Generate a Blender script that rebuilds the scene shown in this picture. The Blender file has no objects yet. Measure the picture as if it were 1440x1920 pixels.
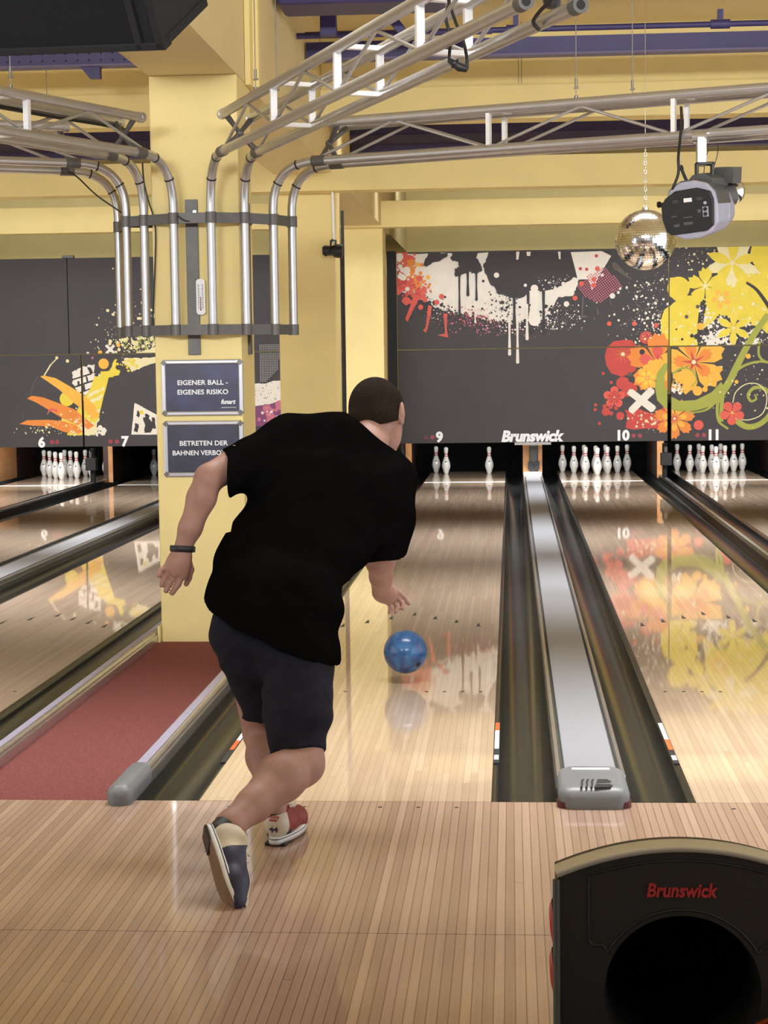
import bpy, math, random
import numpy as np
from mathutils import Vector, Matrix

C = bpy.context.scene
random.seed(7)

# ------------------------------------------------------------------ camera
cam_d = bpy.data.cameras.new('camera')
cam_d.sensor_fit = 'HORIZONTAL'
cam_d.sensor_width = 36.0
cam_d.lens = 3332.81 / 1440 * 36.0
cam_d.clip_end = 200
cam = bpy.data.objects.new('camera', cam_d)
C.collection.objects.link(cam)
_r, _u, _f = (0.997414, 0.070680, -0.012990), (0.006966, 0.084817, 0.996372), (-0.071525, 0.993887, -0.084105)
cam.matrix_world = Matrix(((_r[0], _u[0], -_f[0], 0.61368), (_r[1], _u[1], -_f[1], -6.33144),
                           (_r[2], _u[2], -_f[2], 1.59085), (0, 0, 0, 1)))
C.camera = cam

# ------------------------------------------------------------------ world, lights, exposure
C.view_settings.view_transform = 'Standard'
C.view_settings.look = 'None'
C.view_settings.exposure = 0.0
C.view_settings.gamma = 1.0
C.view_settings.use_curve_mapping = False
wd = bpy.data.worlds.new('hall_light')
C.world = wd
wd.use_nodes = True
wd.node_tree.nodes['Background'].inputs[0].default_value = (0.95, 0.97, 1.0, 1)
wd.node_tree.nodes['Background'].inputs[1].default_value = 1.75

def area(name, loc, rot, sx, sy, power, color=(0.96, 0.98, 1.0), spread=180):
    d = bpy.data.lights.new(name, 'AREA')
    d.shape = 'RECTANGLE'
    d.size, d.size_y, d.energy, d.color = sx, sy, power, color
    d.spread = math.radians(spread)
    o = bpy.data.objects.new(name, d)
    o.location, o.rotation_euler = loc, rot
    C.collection.objects.link(o)
    return o
D = math.radians
# rows of fluorescent lamps between the ceiling beams, over the lanes
area('lane_and_fill_lamp_row', (1.9, 1.2, 4.15), (D(-8), 0, 0), 5.2, 0.5, 100, spread=70)
area('lane_and_fill_lamp_row', (-4.6, 1.2, 4.15), (D(-8), 0, 0), 5.6, 0.5, 92, spread=70)
area('lane_and_fill_lamp_row', (2.6, 5.7, 4.2), (0, 0, 0), 6.4, 0.4, 110, spread=58)
area('lane_and_fill_lamp_row', (-4.8, 5.7, 4.2), (0, 0, 0), 6.0, 0.4, 110, spread=58)
area('pillar_spot', (-1.16, 7.4, 3.35), (D(56), 0, 0), 0.5, 0.1, 55, spread=56)
area('lane_and_fill_lamp_row', (-4.9, 9.9, 4.2), (D(-6), 0, 0), 6.6, 0.3, 119, spread=58)
area('lane_and_fill_lamp_row', (2.9, 9.9, 4.2), (D(-6), 0, 0), 7.4, 0.3, 128, spread=58)
area('lane_and_fill_lamp_row', (-4.9, 14.2, 4.2), (D(4), 0, 0), 6.6, 0.3, 110, spread=58)
area('lane_and_fill_lamp_row', (2.9, 14.2, 4.2), (D(4), 0, 0), 7.4, 0.3, 119, spread=58)
area('lane_and_fill_lamp_row', (-1.1, 18.0, 4.15), (D(40), 0, 0), 14, 0.2, 90)  # unseen fill lamp, added to lift the back wall
# unseen fill lamps added to brighten the masking units
area('mask_fill_row', (-5.2, 9.45, 3.2), (D(76), 0, 0), 6.6, 0.25, 62, spread=62)
area('mask_fill_row', (3.0, 9.45, 3.2), (D(76), 0, 0), 7.4, 0.25, 70, spread=62)
# lamps behind the masking units, over the pins
for lx, pw in ((0.9, 26), (-4.89, 0), (3.5, 15), (-5.7, 16)):
    if pw:
        area('pin_lamp', (lx, 16.75, 0.95), (D(38), 0, 0), 2.4 if lx == 0.9 else 1.2, 0.12, pw * 2.4, (1, 0.97, 0.92))
# unseen fill lamp added behind the viewer to brighten beams and pillars
area('hall_fill_row', (-0.5, -7.0, 3.7), (D(91), 0, 0), 9, 0.6, 190, spread=64)

# ------------------------------------------------------------------ materials
def nt(name):
    m = bpy.data.materials.new(name)
    m.use_nodes = True
    return m, m.node_tree, m.node_tree.nodes['Principled BSDF']

def mat(name, col, rough=0.5, metal=0.0, var=0.08, scale=20.0, bump=0.0, coat=0.0, spec=0.5, emit=None, stretch=None):
    """one procedural surface: a base colour broken up by noise, with optional grain"""
    m, t, b = nt(name)
    tc = t.nodes.new('ShaderNodeNewGeometry')
    src = tc.outputs['Position']
    if stretch:
        mp = t.nodes.new('ShaderNodeMapping')
        mp.inputs['Scale'].default_value = stretch
        t.links.new(src, mp.inputs['Vector'])
        src = mp.outputs[0]
    n = t.nodes.new('ShaderNodeTexNoise')
    n.inputs['Scale'].default_value = scale
    n.inputs['Detail'].default_value = 3
    t.links.new(src, n.inputs['Vector'])
    r = t.nodes.new('ShaderNodeMapRange')
    r.inputs[1].default_value, r.inputs[2].default_value = 0.25, 0.75
    r.inputs[3].default_value, r.inputs[4].default_value = 1 - var, 1 + var
    t.links.new(n.outputs['Fac'], r.inputs[0])
    mx = t.nodes.new('ShaderNodeMix')
    mx.data_type = 'RGBA'
    mx.blend_type = 'MULTIPLY'
    mx.inputs[0].default_value = 1
    mx.inputs[6].default_value = (*col, 1)
    t.links.new(r.outputs[0], mx.inputs[7])
    t.links.new(mx.outputs[2], b.inputs['Base Color'])
    b.inputs['Roughness'].default_value = rough
    b.inputs['Metallic'].default_value = metal
    b.inputs['Specular IOR Level'].default_value = spec
    b.inputs['Coat Weight'].default_value = coat
    b.inputs['Coat Roughness'].default_value = 0.06
    if emit:
        b.inputs['Emission Color'].default_value = (*col, 1)
        b.inputs['Emission Strength'].default_value = emit
    if bump:
        bp = t.nodes.new('ShaderNodeBump')
        bp.inputs['Strength'].default_value = bump
        bp.inputs['Distance'].default_value = 0.01
        t.links.new(n.outputs['Fac'], bp.inputs['Height'])
        t.links.new(bp.outputs[0], b.inputs['Normal'])
    return m

def wood(name, c1, c2, seam, seam_w, width, length, rough, coat, coat_r, cross=None):
    """boards running along Y: a tone per board piece, grain, thin dark seams"""
    m, t, b = nt(name)
    N, L = t.nodes.new, t.links.new
    def math_(op, a, bb=None, clamp=False):
        n = N('ShaderNodeMath')
        n.operation = op
        n.use_clamp = clamp
        for i, v in enumerate((a, bb)):
            if v is None:
                continue
            if isinstance(v, (int, float)):
                n.inputs[i].default_value = v
            else:
                L(v, n.inputs[i])
        return n.outputs[0]
    g = N('ShaderNodeNewGeometry')
    s = N('ShaderNodeSeparateXYZ')
    L(g.outputs['Position'], s.inputs[0])
    xb = math_('DIVIDE', math_('ADD', s.outputs[0], width * 400.5), width)
    bi = math_('FLOOR', xb)
    wn = N('ShaderNodeTexWhiteNoise')
    wn.noise_dimensions = '1D'
    L(bi, wn.inputs['W'])
    ys = math_('ADD', math_('DIVIDE', s.outputs[1], length), math_('MULTIPLY', wn.outputs['Value'], 9.0))
    yi = math_('FLOOR', ys)
    cv = N('ShaderNodeCombineXYZ')
    L(bi, cv.inputs[0]); L(yi, cv.inputs[1])
    w2 = N('ShaderNodeTexWhiteNoise')
    w2.noise_dimensions = '2D'
    L(cv.outputs[0], w2.inputs['Vector'])
    mp = N('ShaderNodeMapping')
    mp.inputs['Scale'].default_value = (90, 2.2, 1)
    L(g.outputs['Position'], mp.inputs['Vector'])
    gn = N('ShaderNodeTexNoise')
    gn.inputs['Scale'].default_value = 1.0
    gn.inputs['Detail'].default_value = 5
    L(mp.outputs[0], gn.inputs['Vector'])
    f = math_('ADD', math_('MULTIPLY', w2.outputs['Value'], 0.55), math_('MULTIPLY', gn.outputs['Fac'], 0.5))
    mx = N('ShaderNodeMix')
    mx.data_type = 'RGBA'
    L(f, mx.inputs[0])
    mx.inputs[6].default_value = (*c1, 1)
    mx.inputs[7].default_value = (*c2, 1)
    fr = math_('FRACT', xb)
    edge = math_('MAXIMUM', math_('LESS_THAN', fr, seam_w), math_('GREATER_THAN', fr, 1 - seam_w))
    fy = math_('FRACT', ys)
    edge = math_('MAXIMUM', edge, math_('LESS_THAN', fy, 0.003 / length))
    sm = N('ShaderNodeMix')
    sm.data_type = 'RGBA'
    L(math_('MULTIPLY', edge, 0.75), sm.inputs[0])
    L(mx.outputs[2], sm.inputs[6])
    sm.inputs[7].default_value = (*seam, 1)
    L(sm.outputs[2], b.inputs['Base Color'])
    b.inputs['Roughness'].default_value = rough
    b.inputs['Coat Weight'].default_value = coat
    b.inputs['Coat Roughness'].default_value = coat_r
    return m

M = {}
M['lane'] = wood('lane_boards', (0.49, 0.34, 0.23), (0.71, 0.55, 0.405), (0.33, 0.21, 0.13), 0.035, 0.02735, 1.3, 0.35, 1.0, 0.03)
M['approach'] = wood('approach_boards', (0.30, 0.18, 0.125), (0.53, 0.37, 0.275), (0.09, 0.05, 0.04), 0.05, 0.02735, 40, 0.4, 0.6, 0.065)
M['yellow'] = mat('yellow_wall_paint', (0.80, 0.66, 0.305), 0.75, var=0.04, scale=3, spec=0.2)
M['ceil'] = mat('yellow_ceiling_paint', (0.74, 0.61, 0.32), 0.85, var=0.04, scale=2, spec=0.2)
M['purple'] = mat('purple_steel_paint', (0.042, 0.034, 0.135), 0.5, var=0.1, scale=6)
M['purple2'] = mat('purple_web_paint', (0.12, 0.10, 0.20), 0.55, var=0.1, scale=6)
M['black'] = mat('black_board', (0.006, 0.006, 0.007), 0.7, var=0.2)
M['pit'] = mat('black_pit_curtain', (0.004, 0.004, 0.005), 0.9, var=0.3, scale=4, spec=0.1)
M['mask'] = mat('charcoal_mask_panel', (0.058, 0.053, 0.057), 0.6, var=0.06, scale=1.5, spec=0.3)
M['carpet'] = mat('red_carpet', (0.22, 0.075, 0.068), 0.95, var=0.35, scale=160, bump=0.6, spec=0.1)
M['gutter'] = mat('dark_gutter_plastic', (0.018, 0.020, 0.020), 0.22, var=0.1, scale=3, spec=0.25)
M['cap'] = mat('silver_grey_cover', (0.32, 0.33, 0.365), 0.42, 0.15, var=0.05, scale=60)
M['rail'] = mat('aluminium_rail', (0.62, 0.62, 0.65), 0.28, 0.9, var=0.06, scale=8)
M['strip'] = mat('lavender_grey_strip', (0.36, 0.34, 0.46), 0.4, var=0.08, scale=20)
M['greyplastic'] = mat('grey_plastic', (0.19, 0.20, 0.215), 0.4, var=0.05)
M['darkline'] = mat('dark_olive_line', (0.10, 0.10, 0.08), 0.5)
M['white'] = mat('white_label', (0.85, 0.86, 0.88), 0.5, var=0.02)
M['inkdark'] = mat('dark_ink', (0.02, 0.022, 0.025), 0.5)
M['orange'] = mat('orange_label', (0.80, 0.13, 0.03), 0.5)
M['maroon'] = mat('maroon_plastic', (0.10, 0.008, 0.012), 0.3)
M['alu'] = mat('truss_aluminium', (0.50, 0.49, 0.49), 0.30, 0.75, var=0.05, scale=12)
M['alulit'] = mat('lit_aluminium', (0.90, 0.90, 0.92), 0.35, 0.4, var=0.04)  # paler truss aluminium: light on uprights and cross bars put into the colour
M['iron'] = mat('grey_iron', (0.125, 0.12, 0.115), 0.5, 0.4, var=0.12)
M['cable'] = mat('black_cable', (0.012, 0.012, 0.012), 0.5)
M['wire'] = mat('steel_wire', (0.22, 0.20, 0.18), 0.4, 0.6)
M['pin'] = mat('white_pin_lacquer', (0.86, 0.86, 0.84), 0.22, var=0.02, coat=0.5)
M['pinred'] = mat('red_pin_stripe', (0.60, 0.04, 0.04), 0.3)
M['ball'] = None
M['kick'] = mat('kickback_wood', (0.42, 0.20, 0.075), 0.5, var=0.2, scale=10)
M['kickdark'] = mat('kickback_dark', (0.035, 0.016, 0.012), 0.5, var=0.2)
M['hood'] = mat('charcoal_hood_plastic', (0.016, 0.016, 0.018), 0.42, var=0.08, scale=60, bump=0.05)
M['trim'] = mat('pale_hood_trim', (0.55, 0.52, 0.46), 0.32, 0.3, var=0.06)
M['redplastic'] = mat('red_plastic', (0.42, 0.02, 0.02), 0.35)
M['redtext'] = mat('red_letters', (0.40, 0.03, 0.035), 0.45)
M['signblue'] = mat('deep_blue_sign', (0.016, 0.015, 0.065), 0.35, var=0.75, scale=9, spec=0.6)
M['signdark'] = mat('dark_navy_sign', (0.018, 0.017, 0.048), 0.35, var=0.5, scale=9, spec=0.6)
M['frame'] = mat('sign_frame_aluminium', (0.52, 0.52, 0.55), 0.3, 0.7, var=0.04)
M['chrome'] = mat('chrome', (0.85, 0.85, 0.87), 0.12, 1.0, var=0.03)
M['spk'] = mat('speaker_black', (0.013, 0.013, 0.014), 0.75, var=0.2, scale=200, bump=0.15, spec=0.3)
M['spkdark'] = mat('speaker_grille', (0.008, 0.008, 0.010), 0.8, var=0.3, scale=300, spec=0.2)
M['skin'] = mat('skin', (0.35, 0.19, 0.15), 0.55, var=0.14, scale=14, spec=0.35)
M['hair'] = mat('short_dark_brown_hair', (0.019, 0.0125, 0.009), 0.9, var=0.35, scale=160, bump=0.4, spec=0.05)
M['shirt'] = mat('black_cotton', (0.0042, 0.004, 0.004), 1.0, var=0.2, scale=12, bump=0.5, spec=0.0)
M['shorts'] = mat('navy_denim', (0.0125, 0.0125, 0.021), 0.85, var=0.25, scale=16, bump=0.7, spec=0.15)
M['shoered'] = mat('dark_red_leather', (0.22, 0.025, 0.025), 0.5)
M['shoenavy'] = mat('navy_leather', (0.018, 0.017, 0.05), 0.5)
M['beige'] = mat('beige_leather', (0.62, 0.54, 0.42), 0.55)
M['solewhite'] = mat('white_sole', (0.80, 0.79, 0.80), 0.5)
M['soletan'] = mat('tan_sole', (0.22, 0.13, 0.075), 0.7)
M['lampblack'] = mat('lamp_black', (0.007, 0.007, 0.008), 0.45)
M['lampgrey'] = mat('lamp_grey', (0.085, 0.085, 0.085), 0.45)
M['lampsilver'] = mat('lamp_silver_grey', (0.40, 0.40, 0.50), 0.45)
M['red'] = mat('red_lamp_dot', (0.30, 0.03, 0.05), 0.4)
M['mirror'] = mat('mirror_tile', (0.95, 0.96, 0.97), 0.12, 1.0, var=0.02)
for k, c in {'g_white': (0.80, 0.75, 0.67), 'g_black': (0.050, 0.044, 0.048), 'g_red': (0.55, 0.075, 0.065), 'g_orange': (0.78, 0.26, 0.055),
             'g_amber': (0.86, 0.46, 0.07), 'g_yellow': (0.78, 0.62, 0.07), 'g_cream': (0.80, 0.72, 0.42), 'g_green': (0.36, 0.38, 0.075),
             'g_pink': (0.55, 0.17, 0.24), 'g_grey': (0.36, 0.36, 0.36), 'g_purple': (0.22, 0.07, 0.17), 'g_brown': (0.12, 0.10, 0.09),
             'g_coral': (0.70, 0.12, 0.09)}.items():
    M[k] = mat('print_' + k[2:], c, 0.6, var=0.05, scale=8, spec=0.25)

# blue pearl bowling ball
_m, _t, _b = nt('blue_pearl')
_g = _t.nodes.new('ShaderNodeTexCoord')
_n = _t.nodes.new('ShaderNodeTexNoise'); _n.inputs['Scale'].default_value = 9; _n.inputs['Detail'].default_value = 6; _n.inputs['Distortion'].default_value = 1.5
_t.links.new(_g.outputs['Object'], _n.inputs['Vector'])
_c = _t.nodes.new('ShaderNodeValToRGB')
_c.color_ramp.elements[0].position, _c.color_ramp.elements[0].color = 0.35, (0.012, 0.045, 0.18, 1)
_c.color_ramp.elements[1].position, _c.color_ramp.elements[1].color = 0.68, (0.035, 0.185, 0.44, 1)
_t.links.new(_n.outputs['Fac'], _c.inputs[0]); _t.links.new(_c.outputs[0], _b.inputs['Base Color'])
_b.inputs['Roughness'].default_value = 0.3; _b.inputs['Coat Weight'].default_value = 0.5; _b.inputs['Coat Roughness'].default_value = 0.12
M['ball'] = _m
_m, _t, _b = nt('orange_swirl')
_g = _t.nodes.new('ShaderNodeTexCoord')
_n = _t.nodes.new('ShaderNodeTexNoise'); _n.inputs['Scale'].default_value = 11; _n.inputs['Detail'].default_value = 6; _n.inputs['Distortion'].default_value = 3
_t.links.new(_g.outputs['Object'], _n.inputs['Vector'])
_c = _t.nodes.new('ShaderNodeValToRGB')
_c.color_ramp.elements[0].position, _c.color_ramp.elements[0].color = 0.4, (0.08, 0.008, 0.006, 1)
_c.color_ramp.elements[1].position, _c.color_ramp.elements[1].color = 0.7, (0.55, 0.12, 0.03, 1)
_t.links.new(_n.outputs['Fac'], _c.inputs[0]); _t.links.new(_c.outputs[0], _b.inputs['Base Color'])
_b.inputs['Roughness'].default_value = 0.15; _b.inputs['Coat Weight'].default_value = 0.6
M['ballorange'] = _m

# ------------------------------------------------------------------ mesh helpers
ORG = {}

class MB:
    def __init__(self):
        self.v, self.f, self.m, self.s = [], [], [], []
    def add(self, vs, fs, mi=0, smooth=False):
        o = len(self.v)
        self.v += [tuple(map(float, q)) for q in vs]
        self.f += [tuple(o + i for i in q) for q in fs]
        self.m += [mi] * len(fs)
        self.s += [smooth] * len(fs)
        return self
    def box(self, x0, x1, y0, y1, z0, z1, mi=0):
        vs = [(x, y, z) for z in (z0, z1) for y in (y0, y1) for x in (x0, x1)]
        return self.add(vs, [(0, 2, 3, 1), (4, 5, 7, 6), (0, 1, 5, 4), (2, 6, 7, 3), (0, 4, 6, 2), (1, 3, 7, 5)], mi)
    def obox(self, c, ax, ay, az, hx, hy, hz, mi=0):
        c, ax, ay, az = Vector(c), Vector(ax).normalized(), Vector(ay).normalized(), Vector(az).normalized()
        vs = [c + ax * hx * i + ay * hy * j + az * hz * k for k in (-1, 1) for j in (-1, 1) for i in (-1, 1)]
        return self.add(vs, [(0, 2, 3, 1), (4, 5, 7, 6), (0, 1, 5, 4), (2, 6, 7, 3), (0, 4, 6, 2), (1, 3, 7, 5)], mi)
    def bar(self, p0, p1, w, h, up=(0, 0, 1), mi=0):
        p0, p1 = Vector(p0), Vector(p1)
        d = (p1 - p0)
        a = d.normalized()
        s = a.cross(Vector(up))
        if s.length < 1e-4:
            s = a.cross(Vector((1, 0, 0)))
        s.normalize()
        return self.obox((p0 + p1) / 2, a, s, s.cross(a), d.length / 2, w / 2, h / 2, mi)
    def tube(self, path, r, seg=16, mi=0, cap=True, hollow=False):
        path = [Vector(q) for q in path]
        rs = r if isinstance(r, (list, tuple)) else [r] * len(path)
        n = len(path)
        tg = []
        for i in range(n):
            a = path[max(i - 1, 0)]
            b = path[min(i + 1, n - 1)]
            tg.append((b - a).normalized())
        ref = Vector((0, 0, 1)) if abs(tg[0].z) < 0.9 else Vector((1, 0, 0))
        nrm = (ref - tg[0] * ref.dot(tg[0])).normalized()
        vs = []
        for i in range(n):
            nrm = (nrm - tg[i] * nrm.dot(tg[i])).normalized()
            bi = tg[i].cross(nrm)
            for k in range(seg):
                a = 2 * math.pi * k / seg
                vs.append(path[i] + (nrm * math.cos(a) + bi * math.sin(a)) * rs[i])
        fs = [(i * seg + k, i * seg + (k + 1) % seg, (i + 1) * seg + (k + 1) % seg, (i + 1) * seg + k) for i in range(n - 1) for k in range(seg)]
        self.add(vs, fs, mi, True)
        if cap:
            self.add([vs[k] for k in range(seg)], [tuple(reversed(range(seg)))], mi)
            self.add([vs[(n - 1) * seg + k] for k in range(seg)], [tuple(range(seg))], mi)
        return self
    def cyl(self, p0, p1, r, seg=20, mi=0, r1=None):
        return self.tube([p0, p1], [r, r if r1 is None else r1], seg, mi)
    def lathe(self, prof, c=(0, 0, 0), seg=24, mi=0, mats=None):
        """prof: (radius, z) from bottom to top round the vertical axis through c"""
        n = len(prof)
        vs = [(c[0] + r * math.cos(2 * math.pi * k / seg), c[1] + r * math.sin(2 * math.pi * k / seg), c[2] + z) for r, z in prof for k in range(seg)]
        o = len(self.v)
        self.v += vs
        for i in range(n - 1):
            for k in range(seg):
                self.f.append((o + i * seg + k, o + i * seg + (k + 1) % seg, o + (i + 1) * seg + (k + 1) % seg, o + (i + 1) * seg + k))
                self.m.append(mats[i] if mats else mi)
                self.s.append(True)
        return self
    def sphere(self, c, r, nu=32, nv=16, mi=0, sc=(1, 1, 1), smooth=True):
        vs, fs = [], []
        for j in range(nv + 1):
            t = math.pi * j / nv
            for i in range(nu):
                a = 2 * math.pi * i / nu
                vs.append((c[0] + r * sc[0] * math.sin(t) * math.cos(a), c[1] + r * sc[1] * math.sin(t) * math.sin(a), c[2] - r * sc[2] * math.cos(t)))
        for j in range(nv):
            for i in range(nu):
                fs.append((j * nu + i, j * nu + (i + 1) % nu, (j + 1) * nu + (i + 1) % nu, (j + 1) * nu + i))
        return self.add(vs, fs, mi, smooth)
    def prism(self, poly, fn, d0, d1, mi=0, smooth=False):
        """poly in 2D, fn(a, b, depth) -> 3D point; closed solid between the two depths"""
        n = len(poly)
        vs = [fn(a, b, d0) for a, b in poly] + [fn(a, b, d1) for a, b in poly]
        fs = [tuple(range(n)), tuple(reversed(range(n, 2 * n)))]
        self.add(vs, fs, mi)
        self.add(vs, [(i, i + n, (i + 1) % n + n, (i + 1) % n) for i in range(n)], mi, smooth)
        return self
    def sweep(self, prof, y0, y1, mi=0, smooth=False):
        """open profile of (x, z) points swept along Y"""
        n = len(prof)
        vs = [(x, y0, z) for x, z in prof] + [(x, y1, z) for x, z in prof]
        return self.add(vs, [(i, i + n, i + 1 + n, i + 1) for i in range(n - 1)], mi, smooth)

def arr(o):
    return np.array(o)

def prop(o, label=None, cat=None, group=None, kind=None):
    for k, v in (('label', label), ('category', cat), ('group', group), ('kind', kind)):
        if v:
            o[k] = v
    return o

def empty(name, loc, label, cat, group=None):
    o = bpy.data.objects.new(name, None)
    o.empty_display_size = 0.1
    o.location = loc
    C.collection.objects.link(o)
    ORG[o] = Vector(loc)
    return prop(o, label, cat, group)

def build(name, mb, mats, parent=None, label=None, cat=None, group=None, kind=None, bevel=0, bseg=2, fix=False):
    if not isinstance(mats, (list, tuple)):
        mats = [mats]
    V = np.array(mb.v, float)
    if parent is not None:
        org = ORG[parent]
    else:
        lo, hi = V.min(0), V.max(0)
        org = Vector(((lo[0] + hi[0]) / 2, (lo[1] + hi[1]) / 2, lo[2]))
    V = V - np.array(org)
    me = bpy.data.meshes.new(name)
    me.from_pydata(V.tolist(), [], mb.f)
    for m in mats:
        me.materials.append(M[m] if isinstance(m, str) else m)
    me.polygons.foreach_set('material_index', mb.m)
    me.polygons.foreach_set('use_smooth', mb.s)
    if fix:
        import bmesh
        bm = bmesh.new(); bm.from_mesh(me)
        bmesh.ops.remove_doubles(bm, verts=bm.verts, dist=1e-5)
        bmesh.ops.recalc_face_normals(bm, faces=bm.faces)
        bm.to_mesh(me); bm.free()
    me.update()
    o = bpy.data.objects.new(name, me)
    C.collection.objects.link(o)
    if parent is not None:
        o.parent = parent
        ORG[o] = org
    else:
        o.location = org
        ORG[o] = org
    if bevel:
        b = o.modifiers.new('bevel', 'BEVEL')
        b.width, b.segments, b.limit_method = bevel, bseg, 'ANGLE'
    return prop(o, label, cat, group, kind)

def dup(root, loc, label, group=None):
    r = root.copy(); C.collection.objects.link(r); r.location = loc
    r['label'] = label
    if group:
        r['group'] = group
    for ch in list(root.children):
        c = ch.copy(); C.collection.objects.link(c); c.parent = r
        for gch in list(ch.children):
            d = gch.copy(); C.collection.objects.link(d); d.parent = c
    return r

def text_mb(s, fn, size, depth=0.002, bold=0.0, shear=0.0, spacing=1.0, width=None, mi=0, center=True):
    """lettering as a mesh; fn(a, b, d) places the flat letters"""
    cu = bpy.data.curves.new('lettering', 'FONT')
    cu.body, cu.size, cu.offset, cu.shear, cu.space_character, cu.extrude = s, 1.0, bold, shear, spacing, 0.5
    cu.resolution_u = 3
    if center:
        cu.align_x = 'CENTER'
    t = bpy.data.objects.new('lettering', cu)
    C.collection.objects.link(t)
    dg = bpy.context.evaluated_depsgraph_get()
    me = t.evaluated_get(dg).to_mesh()
    V = np.array([v.co[:] for v in me.vertices])
    F = [tuple(q.vertices) for q in me.polygons]
    t.evaluated_get(dg).to_mesh_clear()
    C.collection.objects.unlink(t)
    bpy.data.objects.remove(t); bpy.data.curves.remove(cu)
    k = size
    kx = k if width is None else width / (V[:, 0].max() - V[:, 0].min())
    mb = MB()
    mb.add([fn(a * kx, b * k, (c + 0.5) * depth) for a, b, c in V], F, mi)
    return mb

def bez(p0, p1, p2, n=10):
    p0, p1, p2 = Vector(p0), Vector(p1), Vector(p2)
    return [p0 * (1 - t) ** 2 + p1 * 2 * t * (1 - t) + p2 * t * t for t in (i / n for i in range(n + 1))]

def spline(pts, n=8):
    """Catmull-Rom through the points"""
    P = [Vector(q) for q in pts]
    P = [P[0] * 2 - P[1]] + P + [P[-1] * 2 - P[-2]]
    out = []
    for i in range(1, len(P) - 2):
        for k in range(n):
            t = k / n
            a, b, c, d = P[i - 1], P[i], P[i + 1], P[i + 2]
            out.append(0.5 * ((2 * b) + (c - a) * t + (2 * a - 5 * b + 4 * c - d) * t * t + (3 * b - a - 3 * c + d) * t ** 3))
    return out + [P[-2]]

# ------------------------------------------------------------------ the setting
LANES = {6: -5.706, 7: -4.089, 8: -2.288, 9: 0.0, 10: 1.801, 11: 3.418}
HW = 0.5334
NUM = {6: 'six', 7: 'seven', 8: 'eight', 9: 'nine', 10: 'ten', 11: 'eleven'}
b = MB()
b.box(-8.5, 6.5, -8.0, -1.498, -0.04, 0)
b.box(-8.5, 6.5, -1.494, -0.004, -0.04, 0)
for lc in (0.0, 1.801):
    for k in (-3, -2, -1, 1, 2, 3):
        b.prism([(lc + k * 0.1368 + 0.008 * math.cos(a / 10 * 6.283), -0.085 + 0.008 * math.sin(a / 10 * 6.283)) for a in range(10)], lambda x, y, d: (x, y, d), 0.0006, -0.002, 1)
build('floor', b, ['approach', 'inkdark'], kind='structure')
build('floor_slab', MB().box(-8.5, 6.5, -8, 20.3, -0.4, -0.2), 'pit', kind='structure')
build('ceiling', MB().box(-9, 7, -8, 20.4, 4.27, 4.4), 'ceil', kind='structure')
build('wall_front', MB().box(-9, 7, -8.3, -8.2, -0.4, 4.27), 'g_grey', kind='structure')
build('wall_left', MB().box(-9.1, -9, 1.5, 20.4, -0.4, 4.27), 'yellow', kind='structure')
build('wall_right', MB().box(7, 7.1, 5.0, 20.4, -0.4, 4.27), 'yellow', kind='structure')
build('wall_back', MB().box(-9, 7, 20.3, 20.4, -0.4, 4.27), 'yellow', kind='structure')
PX0, PX1 = -1.41, -0.91
for i, (y0, y1) in enumerate(((3.74, 4.24), (9.26, 9.76), (15.2, 15.7))):
    build('pillar', MB().box(PX0, PX1, y0, y1, -0.2, 3.215), 'yellow', kind='structure', bevel=0.008)
# long beams over the pillars, cross beams, stepped beam
for y0, y1 in ((-5, 9.0), (9.26, 14.98), (15.2, 20.3)):
    build('beam', MB().box(PX0, PX1, y0, y1, 3.215, 4.27), 'ceil', kind='structure')
build('beam', MB().box(-9, 7, 9.0, 9.26, 3.06, 3.325), 'yellow', kind='structure', bevel=0.006)
build('beam', MB().box(-9, 7, 14.98, 15.2, 3.19, 3.50), 'yellow', kind='structure', bevel=0.006)
for x0, x1 in ((-9, PX0 - 0.002), (PX1 + 0.002, 7)):
    build('beam', MB().box(x0, x1, 8.22, 8.5, 3.53, 3.795).box(x0, x1, 8.27, 8.5, 3.795, 4.27), 'yellow', kind='structure', bevel=0.004)
build('trim_1', MB().box(-1.425, -1.412, 3.70, 4.2, -0.02, 0.09), 'yellow', kind='structure')
# thin vertical strip with its conduit in the corner beside the pillar
build('trim_2', MB().box(-0.908, -0.875, 4.05, 4.24, 3.2, 4.27).box(-0.875, -0.84, 4.15, 4.24, 3.2, 4.27), 'yellow', kind='structure', bevel=0.004)
build('trim_3', MB().cyl((-1.425, 3.86, 3.2), (-1.425, 3.86, 2.45), 0.008).cyl((-1.44, 3.95, 3.2), (-1.44, 3.95, 2.45), 0.006), 'yellow', kind='structure')
build('trim_4', MB().box(-9, 7, 16.6, 20.28, 1.02, 1.06), 'black', kind='structure')

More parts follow.
